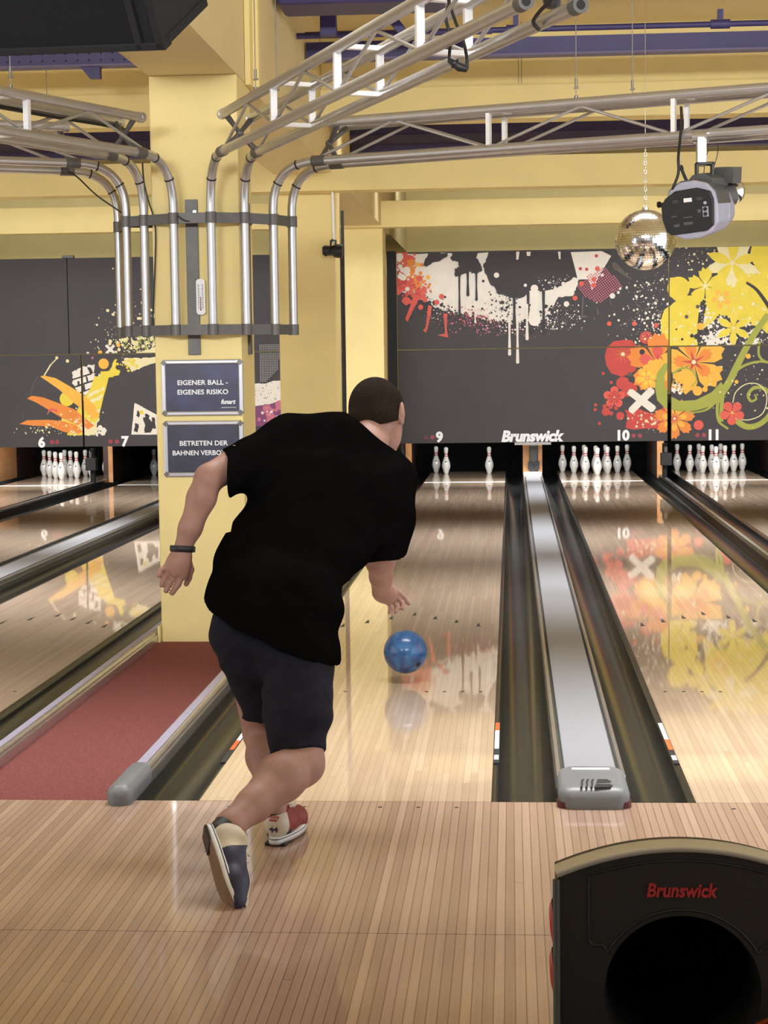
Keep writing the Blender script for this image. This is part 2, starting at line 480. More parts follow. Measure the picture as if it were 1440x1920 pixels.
# purple steel under the ceiling
def ibeam(mb, x0, x1, y, z0, z1, fl=0.09):
    mb.box(x0, x1, y - fl / 2, y + fl / 2, z0, z0 + 0.018)
    mb.box(x0, x1, y - fl / 2, y + fl / 2, z1 - 0.018, z1)
    mb.box(x0, x1, y - 0.006, y + 0.006, z0 + 0.018, z1 - 0.018, 1)
    return mb
for side, x0, x1, lab in (('right', PX1 + 0.01, 6.9, 'long purple steel beam with a pipe along it, under the ceiling on the right'),
                          ('left', -8.9, PX0 - 0.01, 'purple perforated steel beam under the ceiling, left of the pillar')):
    t = empty('steel_beam', (x0, 7.2, 3.86), lab, 'beam')
    mb = MB()
    mb.box(x0, x1, 7.17, 7.23, 3.86, 3.985)
    build('web', mb, 'purple', t)
    mb = MB()
    mb.box(x0, x1, 7.13, 7.27, 3.845, 3.86)
    build('lower_flange', mb, 'purple2', t)
    if side == 'right':
        build('pipe', MB().cyl((x0, 7.14, 4.035), (x1, 7.14, 4.035), 0.022), 'purple', t)
        mb = MB()
        for q in (0.6, 2.1, 3.6, 5.4):
            mb.cyl((q, 7.14, 4.035), (q + 0.14, 7.14, 4.035), 0.034)
            mb.box(q + 0.05, q + 0.09, 7.12, 7.16, 4.05, 4.14)
        build('pipe_clamp', mb, 'purple', t)
    else:
        mb = MB()
        for q in range(40):
            for dz in (0.035, 0.085):
                mb.cyl((x1 - 0.05 - q * 0.09, 7.1685, 3.86 + dz), (x1 - 0.05 - q * 0.09, 7.175, 3.86 + dz), 0.008, 8)
        build('hole_pattern', mb, 'black', t)
        build('bracket', MB().prism([(-2.62, 3.845), (-2.47, 3.845), (-2.47, 3.76), (-2.55, 3.76)], lambda a, c, d: (a, d, c), 7.17, 7.23), 'purple', t)
for x0, x1, lab in ((PX1 + 0.01, 6.9, 'purple steel beam seen through the silver truss, behind the stepped yellow beam'),
                    (-8.9, PX0 - 0.01, 'low purple steel beam seen behind the left trusses')):
    t = empty('steel_beam', (x0, 11.0, 3.6), lab, 'beam')
    build('lower_flange', MB().box(x0, x1, 10.9, 11.1, 3.60, 3.665), 'purple', t)
    build('web', MB().box(x0, x1, 10.95, 11.05, 3.665, 3.765), 'purple2', t)
    build('upper_flange', MB().box(x0, x1, 10.9, 11.1, 3.765, 3.87), 'purple', t)
    mb = MB()
    for q in range(int((x1 - x0) / 1.9)):
        mb.box(x0 + 0.35 + q * 1.9, x0 + 0.43 + q * 1.9, 10.96, 11.04, 3.57, 3.60)
    build('foot', mb, 'purple', t)
t = empty('ventilation_duct', (-0.3, 5.5, 3.93), 'dark purple duct under the ceiling above the middle truss', 'duct')
build('duct_body', MB().box(-0.88, 0.2, 5.3, 5.75, 3.90, 4.25), 'purple', t, bevel=0.03)
build('down_pipe', MB().box(-0.69, -0.58, 6.2, 6.3, 3.86, 4.26), 'purple', t)
build('brace', MB().bar((-0.42, 6.25, 4.25), (-0.12, 6.25, 3.88), 0.10, 0.06), 'purple', t)
build('cross_pipe', MB().cyl((-0.9, 6.6, 3.93), (0.5, 6.6, 3.93), 0.022), 'purple', t)

# ------------------------------------------------------------------ lanes
LANE_LAB = {6: 'polished wooden bowling lane under number six at the left edge', 7: 'polished wooden bowling lane under number seven, behind the pillar',
            8: 'wooden bowling lane with arrows left of the red carpet', 9: 'wooden bowling lane with the blue ball rolling, under number nine',
            10: 'wooden bowling lane under number ten, right of the silver ball track', 11: 'wooden bowling lane under number eleven at the right edge'}
def gutter_prof(cx, s):
    p = [(HW + 0.001, -0.003), (HW + 0.020, -0.003), (HW + 0.021, -0.012)]
    for k in range(0, 17):
        a = math.pi * k / 16
        p.append((HW + 0.1275 - 0.105 * math.cos(a), -0.012 - 0.085 * math.sin(a)))
    p.append((HW + 0.235, -0.004))
    return [(cx + s * x, z) for x, z in p]
for n, cx in LANES.items():
    t = empty('bowling_lane', (cx, 0, 0), LANE_LAB[n], 'bowling lane', 'bowling lanes')
    build('lane_surface', MB().box(cx - HW, cx + HW, 0.0, 19.3, -0.04, 0), 'lane', t)
    for s in (-1, 1):
        mb = MB()
        mb.sweep(gutter_prof(cx, s), 0.005, 19.3, 0, True)
        build('gutter', mb, 'gutter', t)
    mb = MB()
    for k in range(-3, 4):
        ax, ay = cx + k * 0.1368, 4.83 - abs(k) * 0.155
        mb.prism([(ax - 0.013, ay - 0.10), (ax + 0.013, ay - 0.10), (ax, ay + 0.05)], lambda a, c, d: (a, c, d), 0.0012, 0.0002)
    for k in (-4.2, -3.4, -2.6, -1.8, 1.8, 2.6, 3.4, 4.2):
        mb.prism([(cx + k * 0.0684 * 1.6 + 0.009 * math.cos(a * 0.628), 2.15 + 0.009 * math.sin(a * 0.628)) for a in range(10)], lambda a, c, d: (a, c, d), 0.0012, 0.0002)
    build('arrow_markings', mb, 'inkdark', t)
    build('reflection_strip', MB().box(cx - HW, cx + HW, 16.98, 17.09, -0.01, 0.0015), 'white', t)  # reflected line of light near the pins, painted as a pale strip
    for s in ((1,) if n == 9 else (-1,) if n == 10 else ()):
        x0 = cx + s * (HW + 0.001)
        st = build('edge_label', MB().box(x0, x0 + s * 0.024, 0.62, 1.42, -0.003, 0.0012), 'inkdark', t, label='black warning label with orange and white fields')
        build('white_field', MB().box(x0 + s * 0.003, x0 + s * 0.021, 0.88, 1.24 if s > 0 else 1.40, 0.0012, 0.002), 'white', st)
        build('orange_field', MB().box(x0 + s * 0.003, x0 + s * 0.021, 1.24 if s > 0 else 0.86, 1.40 if s > 0 else 1.06, 0.0021, 0.003), 'orange', st)
        build('arrow_field', MB().box(x0 + s * 0.003, x0 + s * 0.021, 0.68, 0.76, 0.0012, 0.002), 'white', st)
    if n == 9:
        x0 = -HW - 0.001
        st = build('edge_label', MB().box(x0 - 0.024, x0, 0.62, 1.42, -0.003, 0.0012), 'inkdark', t, label='black warning label with orange and white fields')
        build('white_field', MB().box(x0 - 0.021, x0 - 0.003, 0.98, 1.40, 0.0012, 0.002), 'white', st)
        build('orange_field', MB().box(x0 - 0.021, x0 - 0.003, 0.84, 1.02, 0.0021, 0.003), 'orange', st)

# ------------------------------------------------------------------ covers between the lanes
def rounded(x0, x1, y0, y1, r, n=6):
    out = []
    for cx, cy, a0 in ((x1 - r, y1 - r, 0), (x0 + r, y1 - r, 90), (x0 + r, y0 + r, 180), (x1 - r, y0 + r, 270)):
        for k in range(n + 1):
            a = math.radians(a0 + 90 * k / n)
            out.append((cx + r * math.cos(a), cy + r * math.sin(a)))
    return out
def nose_mesh(x0, x1, y0, y1, ztop, zfront):
    """cover nose, rounded in plan, sloping down to its front"""
    mb = MB()
    loops = [(0.0, 0.004, 0.05), (0.55, 0.0, 0.05), (0.82, 0.006, 0.05), (0.95, 0.018, 0.045), (1.0, 0.034, 0.035)]
    rings = []
    for f, ins, r in loops:
        ins = min(ins, (x1 - x0) * 0.2)
        r = min(r, (x1 - x0) / 2 - ins - 0.002)
        ring = rounded(x0 + ins, x1 - ins, y0 + ins, y1 - 0.0001, r)
        rr = []
        for x, y in ring:
            if f > 0.5 and y < y0 + 0.12:
                y += (f - 0.5) * (ztop - zfront) * 1.3 * (1 - (y - y0) / 0.12)
            rr.append((x, y, ztop * f))
        rings.append(rr)
    n = len(rings[0])
    for rr in rings:
        mb.v += rr
    for i in range(len(rings) - 1):
        for k in range(n):
            mb.f.append((i * n + k, i * n + (k + 1) % n, (i + 1) * n + (k + 1) % n, (i + 1) * n + k)); mb.m.append(0); mb.s.append(True)
    o = (len(rings) - 1) * n
    mb.f.append(tuple(o + k for k in range(n))); mb.m.append(0); mb.s.append(True)
    return mb

def wide_cover(x0, x1, label, nose=True):
    t = empty('lane_cover', ((x0 + x1) / 2, 0, 0), label, 'ball track cover', 'covers between the lanes')
    build('cover_body', MB().box(x0, x1, 0.1, 17.5, -0.09, 0.030), 'darkline', t, bevel=0.006)
    build('side_rail', MB().box(x0 + 0.004, x0 + 0.022, 0.16, 17.5, 0.02, 0.062), 'rail', t, bevel=0.006)
    build('side_rail', MB().box(x1 - 0.022, x1 - 0.004, 0.16, 17.5, 0.02, 0.062), 'rail', t, bevel=0.006)
    build('top_panel', MB().box(x0 + 0.036, x1 - 0.036, 0.18, 17.5, 0.02, 0.066), 'cap', t, bevel=0.004)
    build('end_lip', MB().box(x0 + 0.012, x1 - 0.012, 17.46, 17.52, 0.03, 0.10), 'white', t, bevel=0.01)
    if nose:
        nz = build('nose', nose_mesh(x0 + 0.003, x1 - 0.003, -0.105, 0.25, 0.074, 0.045), 'greyplastic', t, label='rounded grey plastic nose')
        build('white_strip', MB().box(x0 + 0.062, x1 - 0.062, 0.193, 0.222, 0.0735, 0.0752), 'white', nz)
        mb = MB()
        xc = (x0 + x1) / 2
        def lg(a, c, d):
            return (a, c, d)
        for k in range(3):
            xs = xc - 0.050 + k * 0.018
            mb.prism([(xs, -0.083), (xs + 0.007, -0.083), (xs + 0.012, -0.041), (xs + 0.013, 0.001), (xs + 0.020, 0.043), (xs + 0.012, 0.043), (xs + 0.005, 0.001), (xs + 0.005, -0.041)], lg, 0.0752, 0.070)
        mb.prism([(xc, -0.083), (xc + 0.058, -0.077), (xc + 0.068, -0.054), (xc + 0.058, -0.030), (xc + 0.008, -0.030)], lg, 0.0752, 0.070)
        mb.prism([(xc + 0.010, -0.018), (xc + 0.062, -0.009), (xc + 0.066, 0.011), (xc + 0.050, 0.043), (xc + 0.018, 0.043)], lg, 0.0752, 0.070)
        build('emblem', mb, 'inkdark', nz)
        for a, c in ((x0 - 0.001, x0 + 0.07), (x1 - 0.07, x1 + 0.001)):
            build('base_corner', MB().prism(rounded(a, c, -0.094, 0.0, 0.035), lambda p, q_, d: (p, q_, d), 0.022, 0.0), 'maroon', nz)
    return t
wide_cover(0.769, 1.032, 'broad silver ball track cover between lanes nine and ten')
wide_cover(-3.320, -3.057, 'broad silver ball track cover on the left, between lanes seven and eight')
wide_cover(4.187, 4.45, 'broad silver ball track cover beyond lane eleven', False)
wide_cover(-6.738, -6.475, 'broad silver ball track cover at the far left of lane six', False)
for x0, x1, lab in ((2.570, 2.649, 'narrow black divider between lanes ten and eleven'), (-4.937, -4.858, 'narrow black divider between lanes six and seven')):
    t = empty('lane_divider', ((x0 + x1) / 2, 0, 0), lab, 'lane divider')
    build('divider_body', MB().box(x0, x1, 0.05, 17.5, -0.09, 0.045), 'gutter', t, bevel=0.006)
    build('top_strip', MB().box(x0 + 0.022, x1 - 0.022, 0.06, 17.5, 0.04, 0.056), 'rail', t, bevel=0.004)
for x0, lab in ((-0.862, 'aluminium edge rail with grey plastic end, right of the red carpet'), (-1.518, 'aluminium edge rail along the left side of the red carpet')):
    x1 = x0 + 0.092
    t = empty('edge_rail', ((x0 + x1) / 2, 0, 0), lab, 'rail')
    build('rail_body', MB().box(x0, x1, 0.0, 16.0, -0.09, 0.042), 'rail', t, bevel=0.008)
    build('inlay_strip', MB().box(x0 + 0.010, x0 + 0.050, 0.25, 16.0, 0.04, 0.0455), 'strip', t)
    build('round_bead', MB().cyl((x1 - 0.022, 0.2, 0.044), (x1 - 0.022, 16.0, 0.044), 0.017, 14), 'rail', t)
    build('groove', MB().box(x0 + 0.051, x0 + 0.054, 0.25, 16.0, 0.04, 0.046), 'darkline', t)
    e = build('end_cap', nose_mesh(x0 - 0.004, x1 + 0.004, -0.09, 0.33, 0.066, 0.040), 'greyplastic', t, label='grey plastic end cap')
    build('screw', MB().cyl((x0 + 0.034, -0.02, 0.05), (x0 + 0.034, -0.02, 0.064), 0.007, 12), 'iron', e)
for y0, y1, lab in ((0.0, 3.73, 'red carpet strip between the two lane rails, in front of the pillar'),):
    mb = MB()
    nx, ny = 12, 60
    prop(build('carpet', MB().box(-1.4255, -0.8625, y0, y1, -0.03, -0.004), 'carpet'), lab, 'carpet')

# ------------------------------------------------------------------ pins
PROF = [(0.0, 0.0), (0.0258, 0.0), (0.0286, 0.006), (0.0358, 0.019), (0.0453, 0.057), (0.0573, 0.0857), (0.0601, 0.100), (0.0605, 0.115), (0.0601, 0.130), (0.0577, 0.149),
        (0.0478, 0.184), (0.0347, 0.2203), (0.0290, 0.238), (0.0249, 0.2508), (0.0236, 0.261), (0.0233, 0.270), (0.0240, 0.281), (0.0257, 0.297), (0.0295, 0.322), (0.0317, 0.335),
        (0.0323, 0.3432), (0.0316, 0.355), (0.0290, 0.367), (0.0230, 0.3755), (0.0130, 0.380), (0.0, 0.381)]
t0 = empty('bowling_pin', (0, 18.288, 0), 'white bowling pin', 'bowling pin')
mb = MB()
mb.lathe(PROF, (0, 18.288, 0), 24)
build('pin_body', mb, 'pin', t0)
for z0, z1 in ((0.246, 0.258), (0.276, 0.288)):
    pr = []
    for k in range(4):
        z = z0 + (z1 - z0) * k / 3
        r = float(np.interp(z, [q[1] for q in PROF], [q[0] for q in PROF]))
        pr.append((r + 0.0005, z))
    build('red_band', MB().lathe(pr, (0, 18.288, 0), 24), 'pinred', t0)
_e = []
for k in range(5):
    a = -math.pi / 2 + (k - 2) * 0.18
    _e.append((0.0566 * math.cos(a), 18.288 + 0.0566 * math.sin(a)))
build('emblem', MB().prism([(-0.014, 0.166), (0.004, 0.160), (0.014, 0.178), (0.002, 0.182), (-0.010, 0.174)], lambda a, c, d: (a, 18.288 - math.sqrt(max(0, float(np.interp(c, [q[1] for q in PROF[:20]], [q[0] for q in PROF[:20]])) ** 2 - a * a)) - d, c), 0.0008, 0.0), 'inkdark', t0)
PINS = {1: (0, 0), 2: (-.1524, .264), 3: (.1524, .264), 4: (-.3048, .528), 5: (0, .528), 6: (.3048, .528), 7: (-.4572, .792), 8: (-.1524, .792), 9: (.1524, .792), 10: (.4572, .792)}
WHERE = {1: 'at the front point', 2: 'left in the second row', 3: 'right in the second row', 4: 'left in the third row', 5: 'middle of the third row', 6: 'right in the third row',
         7: 'far left in the back row', 8: 'second from left in the back row', 9: 'second from right in the back row', 10: 'far right in the back row'}
used = False
for n, ids in ((9, (4, 6, 7)), (10, range(1, 11)), (11, range(1, 11)), (6, range(1, 11)), (7, (7,))):
    for k in ids:
        if n == 9:
            lab = {4: 'right one of two white pins standing side by side on lane nine', 7: 'left one of two white pins standing side by side on lane nine', 6: 'white pin standing alone at the right of lane nine'}[k]
        elif n == 7:
            lab = 'white pin in shadow on lane seven beside the pillar'
        else:
            lab = 'white pin of the rack on lane %s, %s' % (NUM[n], WHERE[k])
        loc = (LANES[n] + PINS[k][0], 18.288 + PINS[k][1], 0)
        if not used:
            t0.location = loc; t0['label'] = lab; t0['group'] = 'pins on lane nine'; used = True
        else:
            dup(t0, loc, lab, 'pins on lane %s' % NUM[n])

# ------------------------------------------------------------------ pin pits
def kickback(x0, x1, lab, edges, grey=None, inner=None):
    t = empty('kickback', ((x0 + x1) / 2, 17.55, 0), lab, 'kickback')
    build('side_board', MB().box(x0, x1, 17.56, 19.8, -0.09, 1.0), 'kickdark', t)
    for a, c in edges:
        build('front_edge', MB().box(a, c, 17.53, 17.562, 0.002, 0.6), 'kick', t)
    if grey:
        build('ball_door', MB().box(grey[0], grey[1], 17.545, 17.565, 0.04, 0.6), 'lampgrey', t)
        build('top_plate', MB().box(x0 - 0.11, x1 + 0.11, 17.2, 17.4, 0.475, 0.545), 'iron', t)
        build('latch', MB().box(grey[0] - 0.02, grey[0] + 0.04, 17.5, 17.545, 0.13, 0.24).box(grey[1] - 0.04, grey[1] + 0.02, 17.5, 17.545, 0.13, 0.24), 'inkdark', t)
    if inner:
        build('wood_lining', MB().box(x1 - 0.004, x1 + 0.006, 17.56, 18.75, 0.002, 1.0), 'kick', t)
    return t
kickback(0.772, 1.029, 'wood posts and grey door at the far end of the silver ball track', ((0.772, 0.855), (0.975, 1.029)), (0.857, 0.973))
kickback(2.570, 2.649, 'orange wood post right of the lane ten pins', ((2.555, 2.640),))
kickback(-0.86, -0.77, 'orange wood post left of the lane nine pins', ((-0.80, -0.72),))
kickback(-1.515, -1.43, 'dark wood post right of the lane eight pit', ((-1.515, -1.44),))
kickback(-3.32, -3.06, 'dark wood post between the pits of lanes seven and eight', ((-3.32, -3.24), (-3.14, -3.06)))
kickback(-4.936, -4.859, 'wood post between the pits of lanes six and seven', ((-4.86, -4.80),))
kickback(-6.74, -6.48, 'reddish wood side board left of the lane six pins', ((-6.56, -6.48),), None, True)
kickback(4.19, 4.45, 'wood side board right of the lane eleven pins', ((4.19, 4.27),))
for n, cx in LANES.items():
    prop(build('pit_curtain', MB().box(cx - 0.76, cx + 0.76, 19.7, 19.74, -0.15, 1.0), 'pit'), 'black curtain behind the pins of lane %s' % NUM[n], 'curtain', 'pit curtains')
for px, lab in ((2.585, 'black sensor box on a post between lanes ten and eleven'), (-4.905, 'black sensor box on a post between lanes six and seven')):
    t = empty('sensor_post', (px, 16.8, 0.05), lab, 'sensor box')
    build('post', MB().box(px - 0.025, px + 0.035, 16.76, 16.82, 0.05, 0.50), 'black', t, bevel=0.004)
    build('sensor_box', MB().box(px - 0.055, px + 0.085, 16.62, 16.76, 0.22, 0.38), 'cable', t, bevel=0.008)
    build('lamp_holder', MB().cyl((px + 0.01, 16.66, 0.39), (px + 0.01, 16.66, 0.46), 0.02), 'iron', t)

# ------------------------------------------------------------------ masking units with their printed murals
MY = 16.4
PANELS = {}
def panel(key, x0, x1, z0, z1, label, back=0.0):
    t = empty('masking_unit', ((x0 + x1) / 2, MY, z0), label, 'masking unit', 'masking units')
    build('board', MB().box(x0, x1, MY + back, MY + back + 0.05, z0, z1), 'mask', t, bevel=0.003)
    PANELS[key] = dict(t=t, x0=x0, x1=x1, z0=z0, z1=z1, y=MY + back, mb=MB(), mats=[], n=0)
panel('Au', -0.82, 2.605, 1.745, 2.975, 'upper black masking panel with white splash and black drips over lanes nine and ten')
panel('Al', -0.82, 2.595, 0.545, 1.735, 'lower black masking panel lettered with nine and ten and red flowers', 0.012)
panel('Bu', 2.615, 6.05, 1.745, 2.975, 'upper masking panel covered in yellow flowers, at the right edge')
panel('Bl', 2.640, 6.05, 0.545, 1.735, 'lower masking panel with green scrolls and number eleven', 0.012)
panel('Cu', -5.07, -1.45, 1.745, 2.975, 'upper masking panel with pale speckles behind the left truss')
panel('Cl', -4.91, -1.45, 0.545, 1.735, 'lower masking panel with white torn wall print and number seven', 0.012)
panel('Du', -8.5, -5.08, 1.745, 2.975, 'plain upper black masking panel at the left edge')
panel('Dl', -8.5, -4.93, 0.545, 1.735, 'lower masking panel with orange spikes and number six', 0.012)
prop(build('masking_post', MB().box(-0.945, -0.83, MY - 0.04, MY + 0.08, 0.5, 2.99), 'black', bevel=0.004), 'black upright post at the left end of the right masking panels', 'post')
prop(build('masking_clip', MB().box(-5.13, -4.98, MY - 0.03, MY + 0.04, 2.975, 3.01), 'iron', bevel=0.004), 'small grey clip on top of the left masking panels', 'clip')

def clip(poly, x0, x1, z0, z1):
    for ax, lim, sg in ((0, x0, 1), (0, x1, -1), (1, z0, 1), (1, z1, -1)):
        out = []
        for i in range(len(poly)):
            a, b = poly[i - 1], poly[i]
            ia, ib = sg * (a[ax] - lim) >= 0, sg * (b[ax] - lim) >= 0
            if ia != ib:
                t = (lim - a[ax]) / (b[ax] - a[ax])
                out.append((a[0] + (b[0] - a[0]) * t, a[1] + (b[1] - a[1]) * t))
            if ib:
                out.append(b)
        poly = out
        if len(poly) < 3:
            return []
    return poly
LAYER = [0]
def ink(poly, m, keys=None):
    """one printed shape: cut at the panel borders, laid as a thin film of print on the panel"""
    LAYER[0] += 1
    for k, P in PANELS.items():
        if keys and k not in keys:
            continue
        q = clip(list(poly), P['x0'] + 0.003, P['x1'] - 0.003, P['z0'] + 0.003, P['z1'] - 0.003)
        if len(q) < 3:
            continue
        if m not in P['mats']:
            P['mats'].append(m)
        P['n'] += 1
        y = P['y'] - 0.0012 - P['n'] * 0.000012
        P['mb'].add([(a, y, c) for a, c in q], [tuple(range(len(q)))], P['mats'].index(m))
def blob(cx, cz, r, m, n=18, rag=0.0, sx=1.0, rng=random, keys=None):
    ink([(cx + sx * r * (1 + rag * rng.uniform(-1, 1)) * math.cos(6.2832 * k / n), cz + r * (1 + rag * rng.uniform(-1, 1)) * math.sin(6.2832 * k / n)) for k in range(n)], m, keys)
def rough(poly, amp, sub=6):
    out = []
    for i in range(len(poly)):
        a, b = poly[i - 1], poly[i]
        L = math.hypot(b[0] - a[0], b[1] - a[1])
        for k in range(sub):
            t = k / sub
            j = amp if k else amp * 0.5
            out.append((a[0] + (b[0] - a[0]) * t + random.uniform(-j, j), a[1] + (b[1] - a[1]) * t + random.uniform(-j, j)))
    return out
def dots(poly_c, sx, sz, n, r0, r1, m, keys=None):
    for _ in range(n):
        r = r0 + (r1 - r0) * random.random() ** 3
        blob(random.gauss(poly_c[0], sx), random.gauss(poly_c[1], sz), r, m, 8, 0.15, keys=keys)
def drip(x, z0, z1, w, m):
    n = 6
    ink([(x - w / 2, z0), (x - w * 0.36, (z0 + z1) / 2), (x - w * 0.55, z1 + w * 0.6)] + [(x + w * 0.6 * math.cos(math.pi + math.pi * k / n), z1 + w * 0.6 * math.sin(math.pi + math.pi * k / n)) for k in range(n + 1)] + [(x + w * 0.36, (z0 + z1) / 2), (x + w / 2, z0)], m)
def flower(cx, cz, r, petals, m_out, m_in, m_core, rot=0.0, notch=0.10, round_=0.5, keys=None):
    for p in range(petals):
        a0 = rot + 6.2832 * p / petals
        pts, inn = [(cx, cz)], [(cx, cz)]
        h = 3.1416 / petals * 0.92
        for k in range(9):
            u = -1 + k / 4
            rr = r * (1 - 0.32 * abs(u) ** 2.2 + notch * (1 if k % 2 else -0.6))
            pts.append((cx + rr * math.cos(a0 + h * u), cz + rr * math.sin(a0 + h * u)))
            inn.append((cx + rr * 0.62 * math.cos(a0 + h * u * 0.75), cz + rr * 0.62 * math.sin(a0 + h * u * 0.75)))
        ink(pts, m_out, keys)
        ink(inn, m_in, keys)
    for p in range(petals):
        a0 = rot + 6.2832 * (p + 0.0) / petals
        ink([(cx + r * 0.06 * math.cos(a0 - 1.2), cz + r * 0.06 * math.sin(a0 - 1.2)), (cx + r * 0.40 * math.cos(a0), cz + r * 0.40 * math.sin(a0)), (cx + r * 0.06 * math.cos(a0 + 1.2), cz + r * 0.06 * math.sin(a0 + 1.2))], m_core, keys)
    blob(cx, cz, r * 0.07, 'g_cream', 10, keys=keys)
def ribbon(pts, w0, w1, m, keys=None):
    P = [(q.x, q.z) for q in spline([(x, 0, z) for x, z in pts], 10)]
    n = len(P)
    for i in range(n - 1):
        a, b = P[i], P[i + 1]
        L = math.hypot(b[0] - a[0], b[1] - a[1]) or 1e-6
        nx, nz = -(b[1] - a[1]) / L, (b[0] - a[0]) / L
        wa, wb = (w0 + (w1 - w0) * i / (n - 1)) / 2, (w0 + (w1 - w0) * (i + 1) / (n - 1)) / 2
        ex, ez = (b[0] - a[0]) / L * 0.004, (b[1] - a[1]) / L * 0.004
        ink([(a[0] + nx * wa - ex, a[1] + nz * wa - ez), (b[0] + nx * wb + ex, b[1] + nz * wb + ez), (b[0] - nx * wb + ex, b[1] - nz * wb + ez), (a[0] - nx * wa - ex, a[1] - nz * wa - ez)], m, keys)
def halftone(poly, step, r, m, ang=0.0):
    """grid of small printed squares inside a convex outline"""
    cx, cz = sum(q[0] for q in poly) / len(poly), sum(q[1] for q in poly) / len(poly)
    R = max(math.hypot(q[0] - cx, q[1] - cz) for q in poly)
    area2 = sum(poly[i - 1][0] * poly[i][1] - poly[i][0] * poly[i - 1][1] for i in range(len(poly)))
    n = int(R / step) + 1
    ca, sa = math.cos(ang), math.sin(ang)
    for i in range(-n, n + 1):
        for j in range(-n, n + 1):
            x, z = cx + (i * ca - j * sa) * step, cz + (i * sa + j * ca) * step
            ok = all(((poly[q][0] - poly[q - 1][0]) * (z - poly[q - 1][1]) - (poly[q][1] - poly[q - 1][1]) * (x - poly[q - 1][0])) * area2 > 0 for q in range(len(poly)))
            if ok:
                ink([(x - r, z - r), (x + r, z - r), (x + r, z + r), (x - r, z + r)], m)

random.seed(11)
# white splash over lanes nine and ten
W = [(-0.810, 2.957), (0.340, 2.950), (0.291, 2.744), (0.351, 2.575), (0.451, 2.452), (0.585, 2.390), (0.740, 2.367), (0.909, 2.465), (0.990, 2.444), (1.212, 2.494), (1.326, 2.559), (1.420, 2.625), (1.487, 2.610), (1.440, 2.457), (1.399, 2.384), (1.231, 2.380), (1.150, 2.260), (1.096, 2.107), (0.988, 2.082), (0.840, 2.077), (0.738, 2.058), (0.603, 2.067), (0.468, 2.076), (0.333, 2.091), (0.199, 2.140), (0.030, 2.176), (-0.105, 2.219), (-0.241, 2.234), (-0.362, 2.290), (-0.511, 2.373), (-0.646, 2.456), (-0.815, 2.493)]
ink(rough(W, 0.012, 4), 'g_white')
# black-dotted lower fringe of the splash
for x0, z0, sx, n, m in ((*[(-0.309, 2.181)][0], 0.20, 90, 'g_black'), (*[(0.232, 2.072)][0], 0.24, 130, 'g_black'), (*[(0.806, 2.017)][0], 0.18, 90, 'g_black'), (*[(1.177, 2.159)][0], 0.16, 110, 'g_black')):
    dots((x0, z0 + 0.02), sx, 0.05, n, 0.006, 0.028, m, ('Au',))
dots([(-0.444, 2.318)][0], 0.12, 0.04, 60, 0.006, 0.03, 'g_black', ('Au',))
for x0, n, m in (([(0.029, 2.109)][0], 150, 'g_pink'), ([(0.367, 2.023)][0], 120, 'g_pink'), ([(0.097, 2.175)][0], 60, 'g_coral'), ([(0.637, 2.033)][0], 90, 'g_white'), ([(1.109, 2.060)][0], 130, 'g_white'), ([(1.311, 2.191)][0], 70, 'g_white'), ([(-0.241, 2.214)][0], 60, 'g_white')):
    dots(x0, 0.17, 0.07, n, 0.003, 0.013, m, ('Au',))
dots([(0.504, 2.304)][0], 0.14, 0.09, 140, 0.003, 0.016, 'g_black', ('Au',))
# black paint running down
ink(rough([(-0.416, 2.963), (-0.166, 2.959), (-0.180, 2.906), (-0.268, 2.854), (-0.357, 2.842), (-0.438, 2.789), (-0.486, 2.803)], 0.008), 'g_black')
ink(rough([(-0.112, 2.958), (0.212, 2.953), (0.191, 2.879), (0.251, 2.811), (0.271, 2.730), (0.203, 2.691), (0.102, 2.713), (0.021, 2.688), (-0.020, 2.648), (-0.081, 2.662), (-0.087, 2.743), (-0.019, 2.782), (-0.059, 2.850), (-0.133, 2.871)], 0.012), 'g_black')
for pp, w in (([(-0.026, 2.702), (-0.031, 2.177)], 4), ([(0.082, 2.747), (0.079, 2.425)], 5), ([(0.190, 2.725), (0.187, 2.362)], 4)):
    drip(pp[0][0], pp[0][1], pp[1][1], w * 0.0068, 'g_black')
ink(rough([(0.374, 2.950), (1.395, 2.932), (1.421, 2.758), (1.434, 2.638), (1.326, 2.573), (1.205, 2.494), (1.057, 2.490), (0.963, 2.491), (0.882, 2.466), (0.808, 2.400), (0.693, 2.395), (0.559, 2.437), (0.451, 2.506), (0.385, 2.608), (0.318, 2.710), (0.278, 2.791)], 0.012), 'g_black')
for pp, w in (([(0.667, 2.436), (0.664, 2.019)], 6), ([(0.842, 2.466), (0.840, 2.164)], 6), ([(1.037, 2.530), (1.034, 1.926)], 6)):
    drip(pp[0][0], pp[0][1], pp[1][1], w * 0.0068, 'g_black')
for pp, w in (([(0.604, 2.154), (0.601, 1.669)], 5), ([(0.705, 2.153), (0.701, 1.567)], 5), ([(0.827, 2.299), (0.825, 1.862)], 5), ([(0.923, 2.465), (0.921, 2.096)], 19), ([(0.172, 2.174), (0.171, 2.080)], 3)):
    drip(pp[0][0], pp[0][1], pp[1][1], w * 0.0068, 'g_white')
blob(0.446, 2.667, 0.0341, 'g_white'); blob(0.923, 2.492, 0.0477, 'g_white'); blob(0.809, 2.534, 0.0205, 'g_white')
blob(0.518, 2.324, 0.0239, 'g_black'); blob(0.277, 2.596, 0.0171, 'g_black'); blob(0.571, 2.256, 0.0171, 'g_black')
for q in ([(0.697, 2.958), (0.737, 2.957), (0.723, 2.857), (0.696, 2.857)], [(0.825, 2.955), (0.879, 2.954), (0.872, 2.901), (0.831, 2.902)], [(1.221, 2.949), (1.254, 2.948), (1.254, 2.854), (1.234, 2.855)]):
    ink(q, 'g_white')
